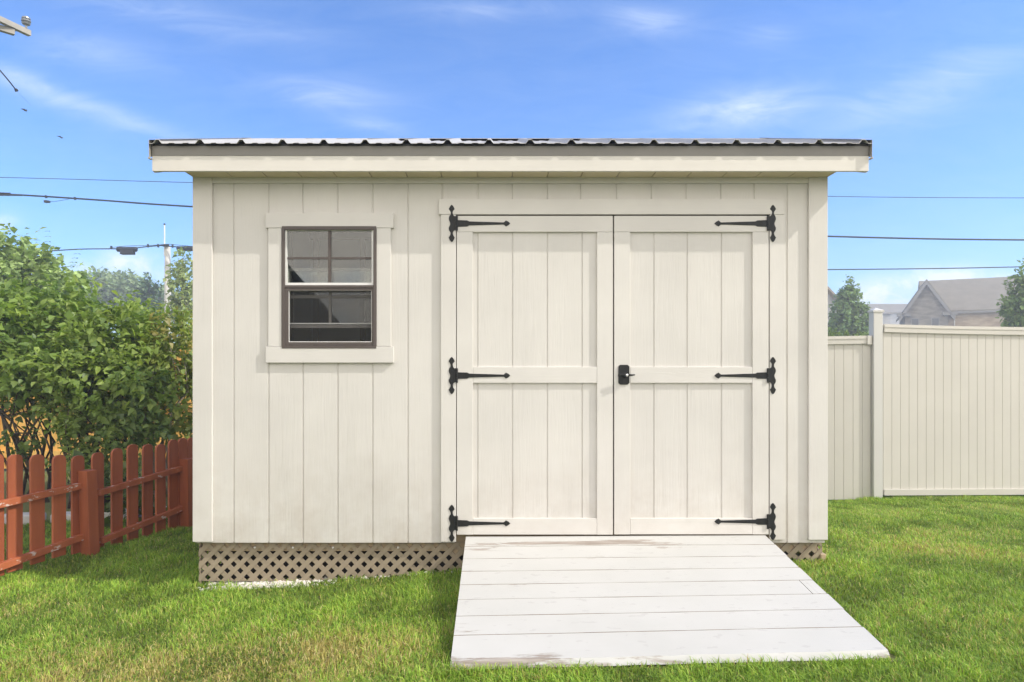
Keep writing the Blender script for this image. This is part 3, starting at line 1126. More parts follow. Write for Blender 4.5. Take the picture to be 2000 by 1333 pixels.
def vinyl_run(a, c, ztop_a, ztop_c, zbot_a, zbot_c, label, with_bottom, pitch, loc_z, sag=0.0):
    u = (c - a)
    L = u.length
    u = u.normalized()
    n = Vector((u.y, -u.x, 0))
    root = thing('vinyl_fence', (a.x, a.y, loc_z), label, 'fence', 'cream vinyl privacy fence sections')

    def zt(s): return ztop_a + (ztop_c - ztop_a) * s / L + sag * (s / L) * (1 - s / L) * -4
    def zb(s): return zbot_a + (zbot_c - zbot_a) * s / L
    rt = .085
    mb = MB()
    # grooved sheet
    K = int(L / pitch) + 1
    z_in_top = lambda s: zt(s) - rt + .004
    z_in_bot = lambda s: (zb(s) + .055) if with_bottom else zb(s)
    prof = []
    for k in range(K):
        s0, s1 = k * pitch, min((k + 1) * pitch, L)
        prof += [(s0, .0045), (s0 + .003, 0), (s1 - .003, 0)]
    prof.append((L, .0045))
    for (sa, da), (sb, db) in zip(prof, prof[1:]):
        if sb <= sa: continue
        qa, qb = a + u * sa - n * da, a + u * sb - n * db
        mb.quad((qa.x, qa.y, z_in_bot(sa)), (qb.x, qb.y, z_in_bot(sb)), (qb.x, qb.y, z_in_top(sb)), (qa.x, qa.y, z_in_top(sa)))
        qa, qb = qa - n * .02, qb - n * .02
        mb.quad((qb.x, qb.y, z_in_bot(sb)), (qa.x, qa.y, z_in_bot(sa)), (qa.x, qa.y, z_in_top(sa)), (qb.x, qb.y, z_in_top(sb)))
    mb.build('panel', M['vinyl'], root)

    def railmesh(f0, f1):
        m2 = MB()
        S = 8
        for i in range(S):
            s0, s1 = L * i / S, L * (i + 1) / S
            cor = []
            for s, f in ((s0, 0), (s1, 0)):
                q = a + u * s
                for dn, fn in ((.022, f0), (.022, f1), (-.05, f1), (-.05, f0)):
                    p = q + n * dn
                    cor.append((p.x, p.y, fn(s)))
            m2.hexa([cor[0], cor[4], cor[7], cor[3], cor[1], cor[5], cor[6], cor[2]])
        return m2
    m2 = railmesh(lambda s: zt(s) - rt, lambda s: zt(s))
    # the lip that runs along the rail
    for i in range(8):
        s0, s1 = L * i / 8, L * (i + 1) / 8
        cor = []
        for s in (s0, s1):
            q = a + u * s
            for dn, dz in ((.0275, -.034), (.0275, -.022), (.0222, -.022), (.0222, -.034)):
                p = q + n * dn
                cor.append((p.x, p.y, zt(s) + dz))
        m2.hexa([cor[0], cor[4], cor[7], cor[3], cor[1], cor[5], cor[6], cor[2]])
    m2.build('top_rail', M['vinyl'], root)
    if with_bottom:
        railmesh(lambda s: zb(s), lambda s: zb(s) + .062).build('bottom_rail', M['vinyl'], root)
    return root, u, n


VL = (VB - VA).length
vr, vu, vn = vinyl_run(VA, VB, PZ(633.5, VA.y), PZ(640, VB.y), PZ(967.5, VA.y), PZ(965, VB.y), 'tall cream vinyl fence panel with a bottom rail, right of the square post', True, 17.75 / F * 7.32, gz(VA.x, VA.y), sag=.012)
LA, LB = Vector((PX(1230, 7.28), 7.28, 0)), Vector((PX(1701, 7.27), 7.27, 0))
vl, lu, ln_ = vinyl_run(LA, LB, PZ(664, LA.y), PZ(656, LB.y), PZ(978, LA.y), PZ(976, LB.y), 'lower cream vinyl fence panel between the shed corner and the square post', False, 17.6 / F * 7.5, gz(LA.x, LA.y))
mb = MB()
e0 = LB - lu * .055
mb.box(e0.x, e0.x + .05, e0.y - .034, e0.y + .03, PZ(672, 7.29) - .01, PZ(657, 7.29) + .003)
mb.build('rail_bracket', M['vinyl'], vl, bevel=.004)
# square post with pyramid cap
PYF = 7.225
post = thing('fence_post', (PX(1711, PYF), PYF + .06, gz(PX(1711, PYF), PYF)), 'square pale vinyl post with a flat pyramid cap joining the two cream panels', 'post')
hw = .049
pcx = PX(1715.5, PYF)
ptop = PZ(609, PYF)
mb = MB()
mb.box(pcx - hw, pcx + hw, PYF, PYF + 2 * hw, gz(pcx, PYF) - .1, ptop)
mb.build('post_shaft', M['vinyl_post'], post, bevel=.006)
mb = MB()
cw = hw + .008
mb.box(pcx - cw, pcx + cw, PYF - .008, PYF + 2 * hw + .008, ptop - .004, ptop + .014)
n = len(mb.v)
yc = PYF + hw
mb.v += [(pcx - cw, PYF - .008, ptop + .0145), (pcx + cw, PYF - .008, ptop + .0145), (pcx + cw, PYF + 2 * hw + .008, ptop + .0145), (pcx - cw, PYF + 2 * hw + .008, ptop + .0145), (pcx, yc, ptop + .045)]
mb.f += [(n, n + 1, n + 4), (n + 1, n + 2, n + 4), (n + 2, n + 3, n + 4), (n + 3, n, n + 4)]
mb.build('post_cap', M['vinyl_post'], post)

# ------------------------------------------------------------------ cedar fence behind the shrubs
cy = 9.3
cf = thing('board_fence', (-6, cy, -.12), 'orange cedar board fence half hidden behind the leafy shrubs', 'fence')
mb = MB()
x = -9.5
k = 0
while x < -2.1:
    w = .138
    mb.box(x, x + w, cy + (.0 if k % 2 else .006), cy + .02 + (.0 if k % 2 else .006), -.1, 1.62 + .012 * math.sin(k * 2.1))
    x += w + .006
    k += 1
mb.build('panel', M['cedar'], cf)
for z in (.1, .78, 1.42):
    MB().box(-9.5, -2.1, cy - .04, cy - .001, z - .045, z + .045).build('rail', M['cedar'], cf)
for x in (-9.0, -6.75, -4.5, -2.25):
    MB().box(x - .045, x + .045, cy - .13, cy - .042, -.2, 1.6).build('post', M['cedar'], cf)

# garden edging stones
ed = [(-4.55, 5.9), (-4.15, 6.05), (-3.75, 6.12), (-3.35, 6.2), (-2.98, 6.35)]
elab = ['weathered grey edging stone in the bed behind the leftmost red pickets', 'grey edging stone second from the left in the row behind the red pickets',
        'grey edging stone in the middle of the row behind the red pickets', 'grey edging stone right of the middle one behind the red fence', 'grey edging stone nearest the shed in the row behind the red fence']
for i, (x, y) in enumerate(ed):
    mb = MB()
    z = gz(x, y)
    mb.box(x - .17, x + .17, y - .07, y + .07, z - .05, z + .075 + .01 * (i % 2))
    o = mb.build('edging_stone', M['concrete'], None, bevel=.02, seg=3)
    tag(o, elab[i], 'edging stone', 'edging stones along the shrub bed')


# ------------------------------------------------------------------ foliage
LEAF_T = np.array([(0, 0, 0), (.36, .22, .12), (.27, .55, .07), (0, 1, -.12), (-.27, .55, .07), (-.36, .22, .12), (0, .42, 0)], float)
LEAF_F = [(0, 1, 6), (1, 2, 6), (2, 3, 6), (3, 4, 6), (4, 5, 6), (5, 0, 6)]
SIMPLE_T = np.array([(0, 0, 0), (.38, .42, .07), (0, 1, -.04), (-.38, .42, .07)], float)
SIMPLE_F = [(0, 1, 2), (0, 2, 3)]


def leaf_mesh(name, pos, vdir, nrm, size, col, mat, parent, simple=False):
    T, Fc = (SIMPLE_T, SIMPLE_F) if simple else (LEAF_T, LEAF_F)
    N, K = len(pos), len(T)
    v = vdir / np.linalg.norm(vdir, axis=1, keepdims=True)
    w = nrm - v * np.sum(nrm * v, axis=1, keepdims=True)
    w /= np.linalg.norm(w, axis=1, keepdims=True) + 1e-9
    u = np.cross(v, w)
    V = pos[:, None] + size[:, None, None] * (T[None, :, 0:1] * u[:, None] + T[None, :, 1:2] * v[:, None] + T[None, :, 2:3] * w[:, None])
    off = np.array(world_loc(parent)) if parent is not None else np.zeros(3)
    V = (V - off).reshape(-1, 3)
    Fa = (np.arange(N)[:, None, None] * K + np.array(Fc)[None]).reshape(-1, 3)
    me = bpy.data.meshes.new(name)
    me.vertices.add(len(V))
    me.vertices.foreach_set('co', V.astype(np.float32).ravel())
    me.loops.add(Fa.size)
    me.loops.foreach_set('vertex_index', Fa.astype(np.int32).ravel())
    me.polygons.add(len(Fa))
    me.polygons.foreach_set('loop_start', np.arange(0, Fa.size, 3, dtype=np.int32))
    me.polygons.foreach_set('use_smooth', np.ones(len(Fa), bool))
    me.update(calc_edges=True)
    ca = me.color_attributes.new('tint', 'FLOAT_COLOR', 'POINT')
    C = np.ones((N, K, 4), np.float32)
    C[:, :, :3] = col[:, None]
    ca.data.foreach_set('color', C.ravel())
    me.materials.append(mat)
    o = bpy.data.objects.new(name, me)
    COL.objects.link(o)
    if parent is not None:
        o.parent = parent
    return o


def in_ell(e, n, surf=.55):
    c, r = np.array(e[:3]), np.array(e[3:6])
    d = rng.normal(size=(n, 3))
    d /= np.linalg.norm(d, axis=1, keepdims=True)
    rad = rng.random(n) ** (1 / 3)
    rad = np.where(rng.random(n) < surf, .8 + .25 * rng.random(n), rad)
    return c + d * rad[:, None] * r


def palette(n, cols, wts):
    idx = rng.choice(len(cols), n, p=np.array(wts) / np.sum(wts))
    c = np.array(cols)[idx]
    return c * (1 + rng.uniform(-.22, .22, (n, 1)))


def plant(name, label, cat, base, ells, clumps, per, spread, leaf, cols, wts, group=None, trunk=None, mat='leaf', bark='bark', simple=False,
          droop=.5, limbs=14, shoots=(), parts=('trunk', 'crown'), trunk_r=.06, twig=True, surf=.55):
    """a tree or shrub: tapered limbs from the base to clumps of leaves spread through the ellipsoids"""
    root = thing(name, base, label, cat, group)
    base = Vector(base)
    tot = sum(e[3] * e[4] * e[5] for e in ells)
    cl = np.concatenate([in_ell(e, max(2, int(clumps * e[3] * e[4] * e[5] / tot)), surf) for e in ells])
    cen = np.mean(cl, axis=0)
    mb = MB()
    top = Vector(trunk) if trunk else None
    if top:
        mid = base.lerp(top, .5) + Vector((random.uniform(-.03, .03), 0, 0)) * (top - base).length
        mb.tube([base - Vector((0, 0, .1)), mid, top], [trunk_r, trunk_r * .8, trunk_r * .35], 8)
    for k in range(limbs):
        tgt = Vector(cl[rng.integers(len(cl))])
        if top:
            st = base.lerp(top, random.uniform(.35, .95))
            r0 = trunk_r * .4
        else:
            st = base + Vector((random.uniform(-.18, .18), random.uniform(-.15, .15), -.05))
            r0 = trunk_r * random.uniform(.5, 1)
        m1 = st.lerp(tgt, .4) + Vector((random.uniform(-1, 1), random.uniform(-1, 1), random.uniform(-.2, 1))) * (tgt - st).length * .12
        m2 = st.lerp(tgt, .75) + Vector((random.uniform(-1, 1), random.uniform(-1, 1), random.uniform(-.2, .7))) * (tgt - st).length * .08
        mb.tube([st, m1, m2, tgt], [r0, r0 * .7, r0 * .42, r0 * .15], 6)
        for q in range(3):
            t2 = Vector(cl[rng.integers(len(cl))])
            if (t2 - m2).length < (tgt - st).length * .5:
                mb.tube([m2, m2.lerp(t2, .5) + Vector((0, 0, .03)), t2], [r0 * .35, r0 * .22, r0 * .08], 5)
    mb.build(parts[0], M[bark], root, smooth=True)
    # leaves along short twigs in each clump
    n = len(cl)
    out = cl - (cen - np.array([0, 0, .4 * abs(cen[2] - base.z)]))
    out /= np.linalg.norm(out, axis=1, keepdims=True)
    tdir = out + rng.normal(size=(n, 3)) * .55 + np.array([0, 0, .25])
    tdir /= np.linalg.norm(tdir, axis=1, keepdims=True)
    s = rng.uniform(-.6, 1, (n, per))
    pos = cl[:, None] + tdir[:, None] * s[:, :, None] * spread + rng.normal(size=(n, per, 3)) * spread * .33
    ld = rng.normal(size=(n, per, 3)) * .8 + tdir[:, None] * .5 + np.array([0, 0, -droop])
    nr = rng.normal(size=(n, per, 3)) * .45 + out[:, None] * .35 + np.array([0, 0, .9])
    pos, ld, nr = pos.reshape(-1, 3), ld.reshape(-1, 3), nr.reshape(-1, 3)
    col = palette(n, cols, wts)[:, None] * (1 + rng.uniform(-.25, .25, (n, per, 1)))
    mixc = palette(n * per, cols, wts).reshape(n, per, 3)
    col = (.6 * col + .4 * mixc).reshape(-1, 3)
    sz = leaf * (.45 + .95 * rng.random(len(pos)) ** 1.3)
    for (a, c, k, lf) in shoots:
        a, c = np.array(a), np.array(c)
        t = np.repeat(np.linspace(.05, 1, k), 2)
        pp = a + (c - a) * t[:, None]
        sd = np.tile([1, -1], k)
        ang = rng.uniform(0, .8, 2 * k)
        dd = np.stack([sd * np.cos(ang), -np.sin(ang), np.full(2 * k, -.15)], 1)
        pos = np.concatenate([pos, pp])
        ld = np.concatenate([ld, dd])
        nr = np.concatenate([nr, np.tile([0, -.2, 1.0], (2 * k, 1))])
        col = np.concatenate([col, palette(2 * k, cols, wts) * .8])
        sz = np.concatenate([sz, lf * (1.1 - .6 * t)])
    ok = pos[:, 2] > base.z + .03
    leaf_mesh(parts[1], pos[ok], ld[ok], nr[ok], sz[ok], col[ok], M[mat], root, simple)
    return root


def E(px, py, Y, rx, ry, rz):
    q = P(px, py, Y)
    return (q.x, q.y, q.z, rx, ry, rz)


LIL = [(.29, .40, .09), (.21, .32, .075), (.37, .46, .10), (.14, .22, .06)]
LILW = [4, 3, 2, 1.5]
G1 = 'leafy lilac shrubs behind the red picket fence'
plant('lilac_shrub', 'tallest broad-leaved green shrub at the left edge, behind the red picket fence', 'shrub', (PX(70, 7.3), 7.3, -.11),
      [E(-40, 650, 7.3, .75, .7, .50), E(65, 668, 7.2, .58, .65, .6), E(150, 700, 7.1, .45, .5, .55), E(80, 728, 6.9, .6, .45, .28), E(125, 605, 7.2, .26, .35, .26), E(170, 572, 7.3, .2, .2, .07)],
      540, 22, .13, .08, LIL, LILW, G1, limbs=11, trunk_r=.024, parts=('stem', 'foliage'),
      shoots=[(P(90, 560, 7.2), P(94, 452, 7.2), 11, .075), (P(132, 540, 7.3), P(155, 488, 7.3), 7, .07), (P(60, 545, 7.2), P(52, 505, 7.2), 5, .075), (P(5, 540, 7.2), P(12, 500, 7.2), 5, .075), (P(150, 585, 7.1), P(188, 540, 7.0), 6, .07), (P(110, 560, 7.1), P(120, 520, 7.0), 5, .07), (P(35, 540, 7.1), P(28, 505, 7.0), 5, .07), (P(170, 600, 7.0), P(205, 560, 6.9), 5, .065)])
plant('lilac_shrub', 'middle broad-leaved shrub with lighter leaves, between the tall shrub and the shed', 'shrub', (PX(225, 7.2), 7.1, -.11),
      [E(225, 705, 7.2, .5, .55, .56), E(270, 668, 7.3, .33, .4, .40), E(185, 760, 6.9, .5, .4, .4), E(250, 770, 6.9, .42, .4, .4)],
      380, 20, .125, .075, [(.32, .42, .09), (.23, .33, .075), (.40, .47, .105), (.15, .22, .06)], LILW, G1, limbs=18, trunk_r=.025, parts=('stem', 'foliage'),
      shoots=[(P(262, 590, 7.2), P(255, 563, 7.2), 5, .07), (P(300, 600, 7.3), P(292, 577, 7.3), 4, .06), (P(240, 610, 7.0), P(235, 575, 7.0), 5, .065), (P(320, 625, 7.2), P(335, 592, 7.2), 5, .06), (P(210, 620, 7.0), P(196, 585, 7.0), 4, .065)])
plant('lilac_shrub', 'thin open shrub with pale branching stems, closest to the shed corner', 'shrub', (PX(325, 7.4), 7.3, -.11),
      [E(330, 690, 7.4, .32, .4, .48), E(365, 700, 7.5, .3, .4, .45), E(340, 790, 7.3, .36, .35, .36), E(395, 780, 7.5, .3, .3, .5)],
      230, 17, .11, .07, [(.32, .39, .09), (.25, .33, .08), (.43, .44, .11), (.42, .31, .10)], [4, 3, 2, .5], G1, limbs=16, trunk_r=.02, parts=('stem', 'foliage'), bark='bark_pale')
plant('understory_bush', 'dark low bush right behind the red pickets, under the broad-leaved shrubs', 'bush', (PX(165, 6.7), 6.75, -.1),
      [E(185, 850, 6.7, .32, .3, .16), E(245, 835, 6.8, .4, .3, .18), E(150, 800, 6.8, .3, .3, .2), E(190, 905, 6.6, .38, .25, .18)],
      165, 15, .11, .065, [(.20, .28, .07), (.25, .33, .08), (.33, .38, .095)], [3, 3, 1], limbs=12, trunk_r=.018, parts=('stem', 'foliage'))
# the bare leaning limb low on the left, part of a small sapling there
plant('leaning_sapling', 'dark leaning sapling branch in front of the orange board fence', 'sapling', (PX(100, 7.0), 7.0, -.1),
      [E(20, 800, 7.0, .3, .2, .16), E(40, 865, 6.9, .25, .2, .1), E(80, 880, 6.9, .2, .2, .08)], 26, 12, .09, .07, [(.12, .19, .05), (.17, .24, .06)], [1, 1],
      trunk=tuple(P(-10, 788, 7.0)), limbs=9, trunk_r=.03)
# weeds behind the pickets
plant('weed_clump', 'tall grassy weeds growing through the red pickets beside the post', 'weed', (PX(232, 5.9), 5.9, -.09),
      [E(230, 965, 5.9, .22, .12, .22), E(265, 985, 5.9, .12, .1, .16)], 40, 9, .14, .085, [(.09, .14, .03), (.16, .19, .05)], [2, 1], limbs=8, trunk_r=.005, parts=('stem', 'foliage'), droop=-.2)

FG = [(.30, .40, .19), (.24, .33, .17), (.36, .44, .20)]
plant('broadleaf_tree', 'tall bright green tree rising behind the left shrubs', 'tree', tuple(Vector((PX(20, 15), 15, -.12))),
      [E(15, 545, 15, .95, .9, .62), E(60, 560, 15, .7, .7, .7), E(28, 490, 15, .3, .35, .42), E(75, 505, 14.6, .25, .3, .33), E(-60, 520, 15, .9, .9, .8), E(118, 575, 15.2, .5, .6, .6)],
      420, 20, .22, .16, [(.34, .45, .16), (.28, .38, .14), (.40, .50, .18)], [3, 2, 1], trunk=tuple(P(20, 520, 15)), limbs=16, trunk_r=.12, mat='farleaf', simple=True)
plant('birch_tree', 'slender yellow-green tree between the wooden pole and the shed', 'tree', (PX(358, 26), 26, -.12),
      [E(355, 560, 26, .42, .5, 1.0), E(358, 520, 26, .25, .3, .55), E(372, 600, 26, .5, .5, .8), E(345, 620, 26, .4, .4, .7)], 150, 14, .26, .17,
      [(.36, .43, .16), (.28, .36, .13), (.42, .46, .2)], [2, 2, 1], trunk=tuple(P(357, 505, 26)), limbs=14, trunk_r=.09, mat='farleaf', bark='bark_pale', simple=True)
plant('conifer_tree', 'small dark conifer left of the wooden pole', 'tree', (PX(291, 44), 44, -.12),
      [E(291, 600, 44, .75, .75, .95), E(291, 575, 44, .5, .5, .9), E(290, 555, 44, .25, .25, .5), E(285, 625, 44, .9, .9, .8)], 150, 16, .3, .22,
      [(.10, .17, .08), (.08, .14, .07)], [1, 1], trunk=tuple(P(291, 548, 44)), limbs=8, trunk_r=.12, mat='farleaf', simple=True)
far_lab = ['hazy far tree nearest the left shrubs on the skyline', 'hazy far tree second from the left on the skyline', 'hazy far tree with the highest round top on the skyline',
           'hazy far tree just left of the small dark conifer', 'hazy far tree behind the wooden pole']
for (px, py, w, h), lb in zip([(178, 552, 34, 55), (208, 549, 32, 52), (238, 548, 34, 54), (268, 556, 30, 50), (312, 574, 34, 48)], far_lab):
    Y = 62
    k = Y / F
    plant('far_tree', lb, 'tree', (PX(px, Y), Y, -.12),
          [E(px, py + 8, Y, w * k * .75, 2, h * k * .42), E(px - w * .35, py + 18, Y, w * k * .5, 2, h * k * .4), E(px + w * .35, py + 20, Y, w * k * .5, 2, h * k * .4), E(px, py + 45, Y, w * k * .9, 2, h * k * .6)],
          130, 14, .5, .4, FG, [2, 2, 1], 'hazy trees on the far skyline', trunk=tuple(P(px, py, Y)), limbs=8, trunk_r=.25, mat='farleaf', simple=True)
plant('far_tree', 'dense pointed green tree between the shed and the square fence post', 'tree', (PX(1660, 34), 34, -.12),
      [E(1656, 588, 34, .42, .5, .65), E(1657, 560, 34, .17, .2, .48), E(1642, 618, 34, .5, .6, .65), E(1673, 620, 34, .5, .6, .7), E(1658, 648, 34, .92, .8, .65), E(1668, 578, 34, .17, .2, .4)],
      400, 20, .2, .18, [(.22, .32, .12), (.17, .27, .11), (.27, .37, .14)], [2, 2, 1], trunk=tuple(P(1658, 560, 34)), limbs=10, trunk_r=.14, mat='farleaf', simple=True)
plant('far_tree', 'loose green tree at the right edge, in front of the brick house', 'tree', (PX(2010, 24), 24, -.12),
      [E(2012, 575, 24, .55, .6, .65), E(2008, 540, 24, .35, .4, .45), E(2000, 605, 24, .7, .7, .5), E(2030, 630, 24, 1.1, .9, .7), E(1985, 622, 24, .42, .5, .22), E(1975, 592, 24, .22, .3, .12)],
      330, 18, .22, .16, [(.22, .32, .10), (.18, .27, .09), (.28, .37, .12)], [2, 2, 1], trunk=tuple(P(2010, 530, 24)), limbs=16, trunk_r=.12, mat='farleaf', simple=True)
plant('garden_bush', 'pale green bush top peeking over the lower cream fence panel', 'bush', (PX(1628, 18), 18, -.12),
      [E(1625, 662, 18, .5, .4, .17), E(1678, 662, 18, .22, .3, .17)], 60, 14, .12, .09, [(.20, .27, .09), (.15, .22, .07)], [1, 1], limbs=8, trunk_r=.03, parts=('stem', 'foliage'), mat='farleaf', simple=True)

# ------------------------------------------------------------------ houses beyond the fence
def ridge_roof(mb, x0, x1, y0, y1, ze, zr, oh=.35, t=.18):
    """gable roof, ridge along x"""
    ym = (y0 + y1) / 2
    sl = (zr - ze) / (ym - y0)
    for ya in (y0 - oh, y1 + oh):
        za = ze - sl * oh
        mb.hexa([(x0 - oh, ya, za), (x1 + oh, ya, za), (x1 + oh, ym, zr), (x0 - oh, ym, zr), (x0 - oh, ya, za + t), (x1 + oh, ya, za + t), (x1 + oh, ym, zr + t), (x0 - oh, ym, zr + t)])


HY = 60.0
gyf = HY - 1.5
TH = math.atan2(PX(1813, gyf), gyf)
gxm = PX(1809, gyf)
h1 = thing('brick_house', (gxm, gyf, -.12), 'brick and stone house with a steep grey gable roof, behind the tall vinyl fence', 'house')


def HX(px): return gxm + (PX(px, gyf) - gxm) * .88


hx1 = HX(2120)
ze, zr = PZ(608, gyf), PZ(551, gyf)
MB().box(HX(1845), hx1, gyf + 1.2, gyf + 10, -.2, ze - .02).build('brick_wall', M['brick'], h1)
mb = MB(); ridge_roof(mb, HX(1815), hx1, gyf + 1.2, gyf + 10, ze + .1, zr + .5, .35)
mb.build('main_roof', M['shingle'], h1)
gx0, gx1 = HX(1768), HX(1850)
gze = PZ(608, gyf)
gap = P(1808, 551, gyf)
mb = MB()
mb.prism([(gx0, -.2), (gx1, -.2), (gx1, gze), (gxm, gap.z - .25), (gx0, gze)], gyf, gyf + 7)
mb.build('gable_wall', M['stone'], h1)
mb = MB()
sl = (gap.z - gze) / (gxm - gx0)
for s in (-1, 1):
    xe = gxm + s * ((gx1 - gx0) / 2 + .42)
    zz = gap.z - sl * abs(xe - gxm)
    mb.hexa([(xe, gyf - .4, zz), (gxm, gyf - .4, gap.z), (gxm, gyf + 4.6, gap.z), (xe, gyf + 4.6, zz), (xe, gyf - .4, zz + .2), (gxm, gyf - .4, gap.z + .2), (gxm, gyf + 4.6, gap.z + .2), (xe, gyf + 4.6, zz + .2)])
mb.build('gable_roof', M['shingle'], h1)
mb = MB()
for s in (-1, 1):
    xe = gxm + s * ((gx1 - gx0) / 2 + .42)
    zz = gap.z - sl * abs(xe - gxm)
    mb.hexa([(xe, gyf - .46, zz - .28), (gxm, gyf - .46, gap.z - .28), (gxm, gyf - .41, gap.z - .28), (xe, gyf - .41, zz - .28), (xe, gyf - .46, zz + .12), (gxm, gyf - .46, gap.z + .12), (gxm, gyf - .41, gap.z + .12), (xe, gyf - .41, zz + .12)])
    xw = gx0 if s < 0 else gx1
    mb.box(xw - s * .45, xw + s * .6, gyf - .46, gyf - .005, gze - .42, gze - .16)
mb.build('barge_board', M['trim_grey'], h1)
for px in (1788, 1826):
    f = MB().box(HX(px - 8), HX(px + 8), gyf - .06, gyf - .004, PZ(665, gyf), PZ(621, gyf)).build('window', M['trim_grey'], h1)
    MB().box(HX(px - 6), HX(px + 6), gyf - .075, gyf - .061, PZ(664, gyf), PZ(623, gyf)).build('window_pane', M['dark_glass'], f)
MB().box(HX(1862), hx1, gyf + .7, gyf + .84, ze - .22, ze - .06).build('gutter', M['trim_grey'], h1)
MB().tube([(HX(1866), gyf + .78, ze - .2), (HX(1864.5), gyf + 1.14, ze - .55), (HX(1864.5), gyf + 1.14, 0)], .05, 8).build('downspout', M['white_trim'], h1)
h1.rotation_euler.z = -TH * .85

h2 = thing('tan_house', (PX(1610, 52), 52, -.12), 'tan-roofed house mostly hidden behind the pointed green tree', 'house')
q = P(1590, 548, 52)
mb = MB()
x0, x1, ym = PX(1540, 52), PX(1640, 52), 52
xm = PX(1600, 52)
zt_, ze_ = PZ(556, 52), PZ(598, 52)
mb.prism([(x0, -.2), (x1, -.2), (x1, ze_), (xm, zt_), (x0, ze_)], 52, 60)
mb.build('wall', M['far_siding'], h2)
mb = MB()
sl = (zt_ - ze_) / (x1 - xm)
for xe in (x1 + .6, x0 - .6):
    zz = zt_ - sl * abs(xe - xm)
    mb.hexa([(xe, 51.4, zz), (xm, 51.4, zt_), (xm, 60.4, zt_), (xe, 60.4, zz), (xe, 51.4, zz + .2), (xm, 51.4, zt_ + .2), (xm, 60.4, zt_ + .2), (xe, 60.4, zz + .2)])
mb.build('roof', M['shingle_tan'], h2)
h3 = thing('grey_house', (PX(1715, 95), 95, -.12), 'small hazy grey house just right of the square fence post', 'house')
Y = 95
mb = MB(); mb.box(PX(1660, Y), PX(1739, Y), Y, Y + 8, -.2, PZ(614, Y)); mb.build('wall', M['far_siding'], h3)
mb = MB()
xa, xb, xr0, xr1 = PX(1655, Y), PX(1744, Y), PX(1672, Y), PX(1702, Y)
n = len(mb.v)
zl, zh = PZ(614, Y) + .02, PZ(594, Y + 4)
mb.v += [(xa, Y - .5, zl), (xb, Y - .5, zl), (xb, Y + 8.5, zl), (xa, Y + 8.5, zl), (xr0, Y + 4, zh), (xr1, Y + 4, zh)]
mb.f += [(0, 1, 5, 4), (1, 2, 5), (2, 3, 4, 5), (3, 0, 4), (3, 2, 1, 0)]
mb.build('roof', M['shingle'], h3)
h4 = thing('far_house', (PX(1750, 125), 125, -.12), 'farthest pale house with a low roof, seen between the post and the brick house', 'house')
Y = 125
mb = MB(); mb.box(PX(1738, Y), PX(1800, Y), Y, Y + 10, -.2, PZ(611, Y)); mb.build('wall', M['far_siding'], h4)
mb = MB(); ridge_roof(mb, PX(1722, Y), PX(1800, Y), Y, Y + 10, PZ(611, Y) + .02, PZ(596, Y + 5), .4); mb.build('roof', M['shingle'], h4)

# the neighbour's house behind the viewer, seen only mirrored in the shed window
hb = thing('mirrored_house', (-3.4, -8, -.05), 'steep roofed house whose dark outline is mirrored in the shed window', 'house')
mb = MB()
yb0, yb1 = -14, -8
xap, xe = -7.0, -3.25
zap, zee = CAMZ + 4.9, CAMZ + .55
mb.prism([(2 * xap - xe + .4, -.3), (xe - .4, -.3), (xe - .4, zee + .35), (xap, zap - .05), (2 * xap - xe + .4, zee + .35)][::1], yb0, yb1)
mb.build('wall', plain('brown_siding', (.13, .11, .10), .8), hb)
mb = MB()
for s in (-1, 1):
    x_ = xap + s * (xe - xap)
    mb.hexa([(x_, yb0 - .4, zee), (xap, yb0 - .4, zap), (xap, yb1 + .08, zap), (x_, yb1 + .08, zee), (x_, yb0 - .4, zee + .1), (xap, yb0 - .4, zap + .1), (xap, yb1 + .08, zap + .1), (x_, yb1 + .08, zee + .1)])
mb.build('roof', M['shingle'], hb)
hb.rotation_euler.z = math.radians(-13)

# ------------------------------------------------------------------ poles and wires
def catenary(pts, n=10):
    """smooth polyline through the points"""
    out = []
    for i in range(len(pts) - 1):
        p0, p1, p2, p3 = pts[max(i - 1, 0)], pts[i], pts[i + 1], pts[min(i + 2, len(pts) - 1)]
        for k in range(n):
            t = k / n
            out.append(.5 * ((2 * p1) + (p2 - p0) * t + (2 * p0 - 5 * p1 + 4 * p2 - p3) * t * t + (3 * p1 - p0 - 3 * p2 + p3) * t ** 3))
    out.append(pts[-1])
    return out


WG = 'overhead wires crossing the sky'


def wire(px, Y, r, label, name='overhead_wire'):
    pts = catenary([P(x, y, Y) for x, y in px])
    o = MB().tube(pts, r, 6).build(name, M['wire'], None, smooth=True)
    tag(o, label, 'wire', WG)
    return o


wire([(-500, 338), (0, 347), (375, 357), (1000, 372), (1618, 384), (2000, 387), (2500, 386)], 24, .011, 'thin topmost wire in the sky, passing behind the shed roof')
w2 = wire([(-500, 352), (0, 379), (190, 391), (375, 404), (1000, 440), (1618, 462), (2000, 469), (2500, 468)], 24, .03, 'thick black cable below the thin topmost wire, carrying small clamps')
wire([(-400, 516), (0, 495), (90, 491), (160, 487), (247, 486), (290, 482), (327, 480), (375, 485), (1000, 530), (1618, 527), (1975, 522), (2400, 508)], 29, .024, 'lowest black cable, with box-shaped cable closures near the wooden pole')
wire([(214, 484.5), (247, 481), (290, 480), (327, 477.5), (352, 479.5), (390, 483)], 28.93, .011, 'short thin strand strapped above the lowest cable at the wooden pole')
mb = MB()
mb.tube([P(-10, 377.3, 23.94), P(20, 378.3, 23.94)], .028, 8)
mb.tube([P(-10, 381.5, 23.94), P(45, 381.8, 23.94)], .028, 8)
tag(mb.build('cable_splice', M['wire'], None), 'black doubled splice sleeve on the thick cable at the left edge', 'splice')
mb = MB()
q = P(92, 394.5, 23.9)
mb.box(q.x - .09, q.x + .09, q.y - .05, q.y + .05, q.z - .035, q.z + .035)
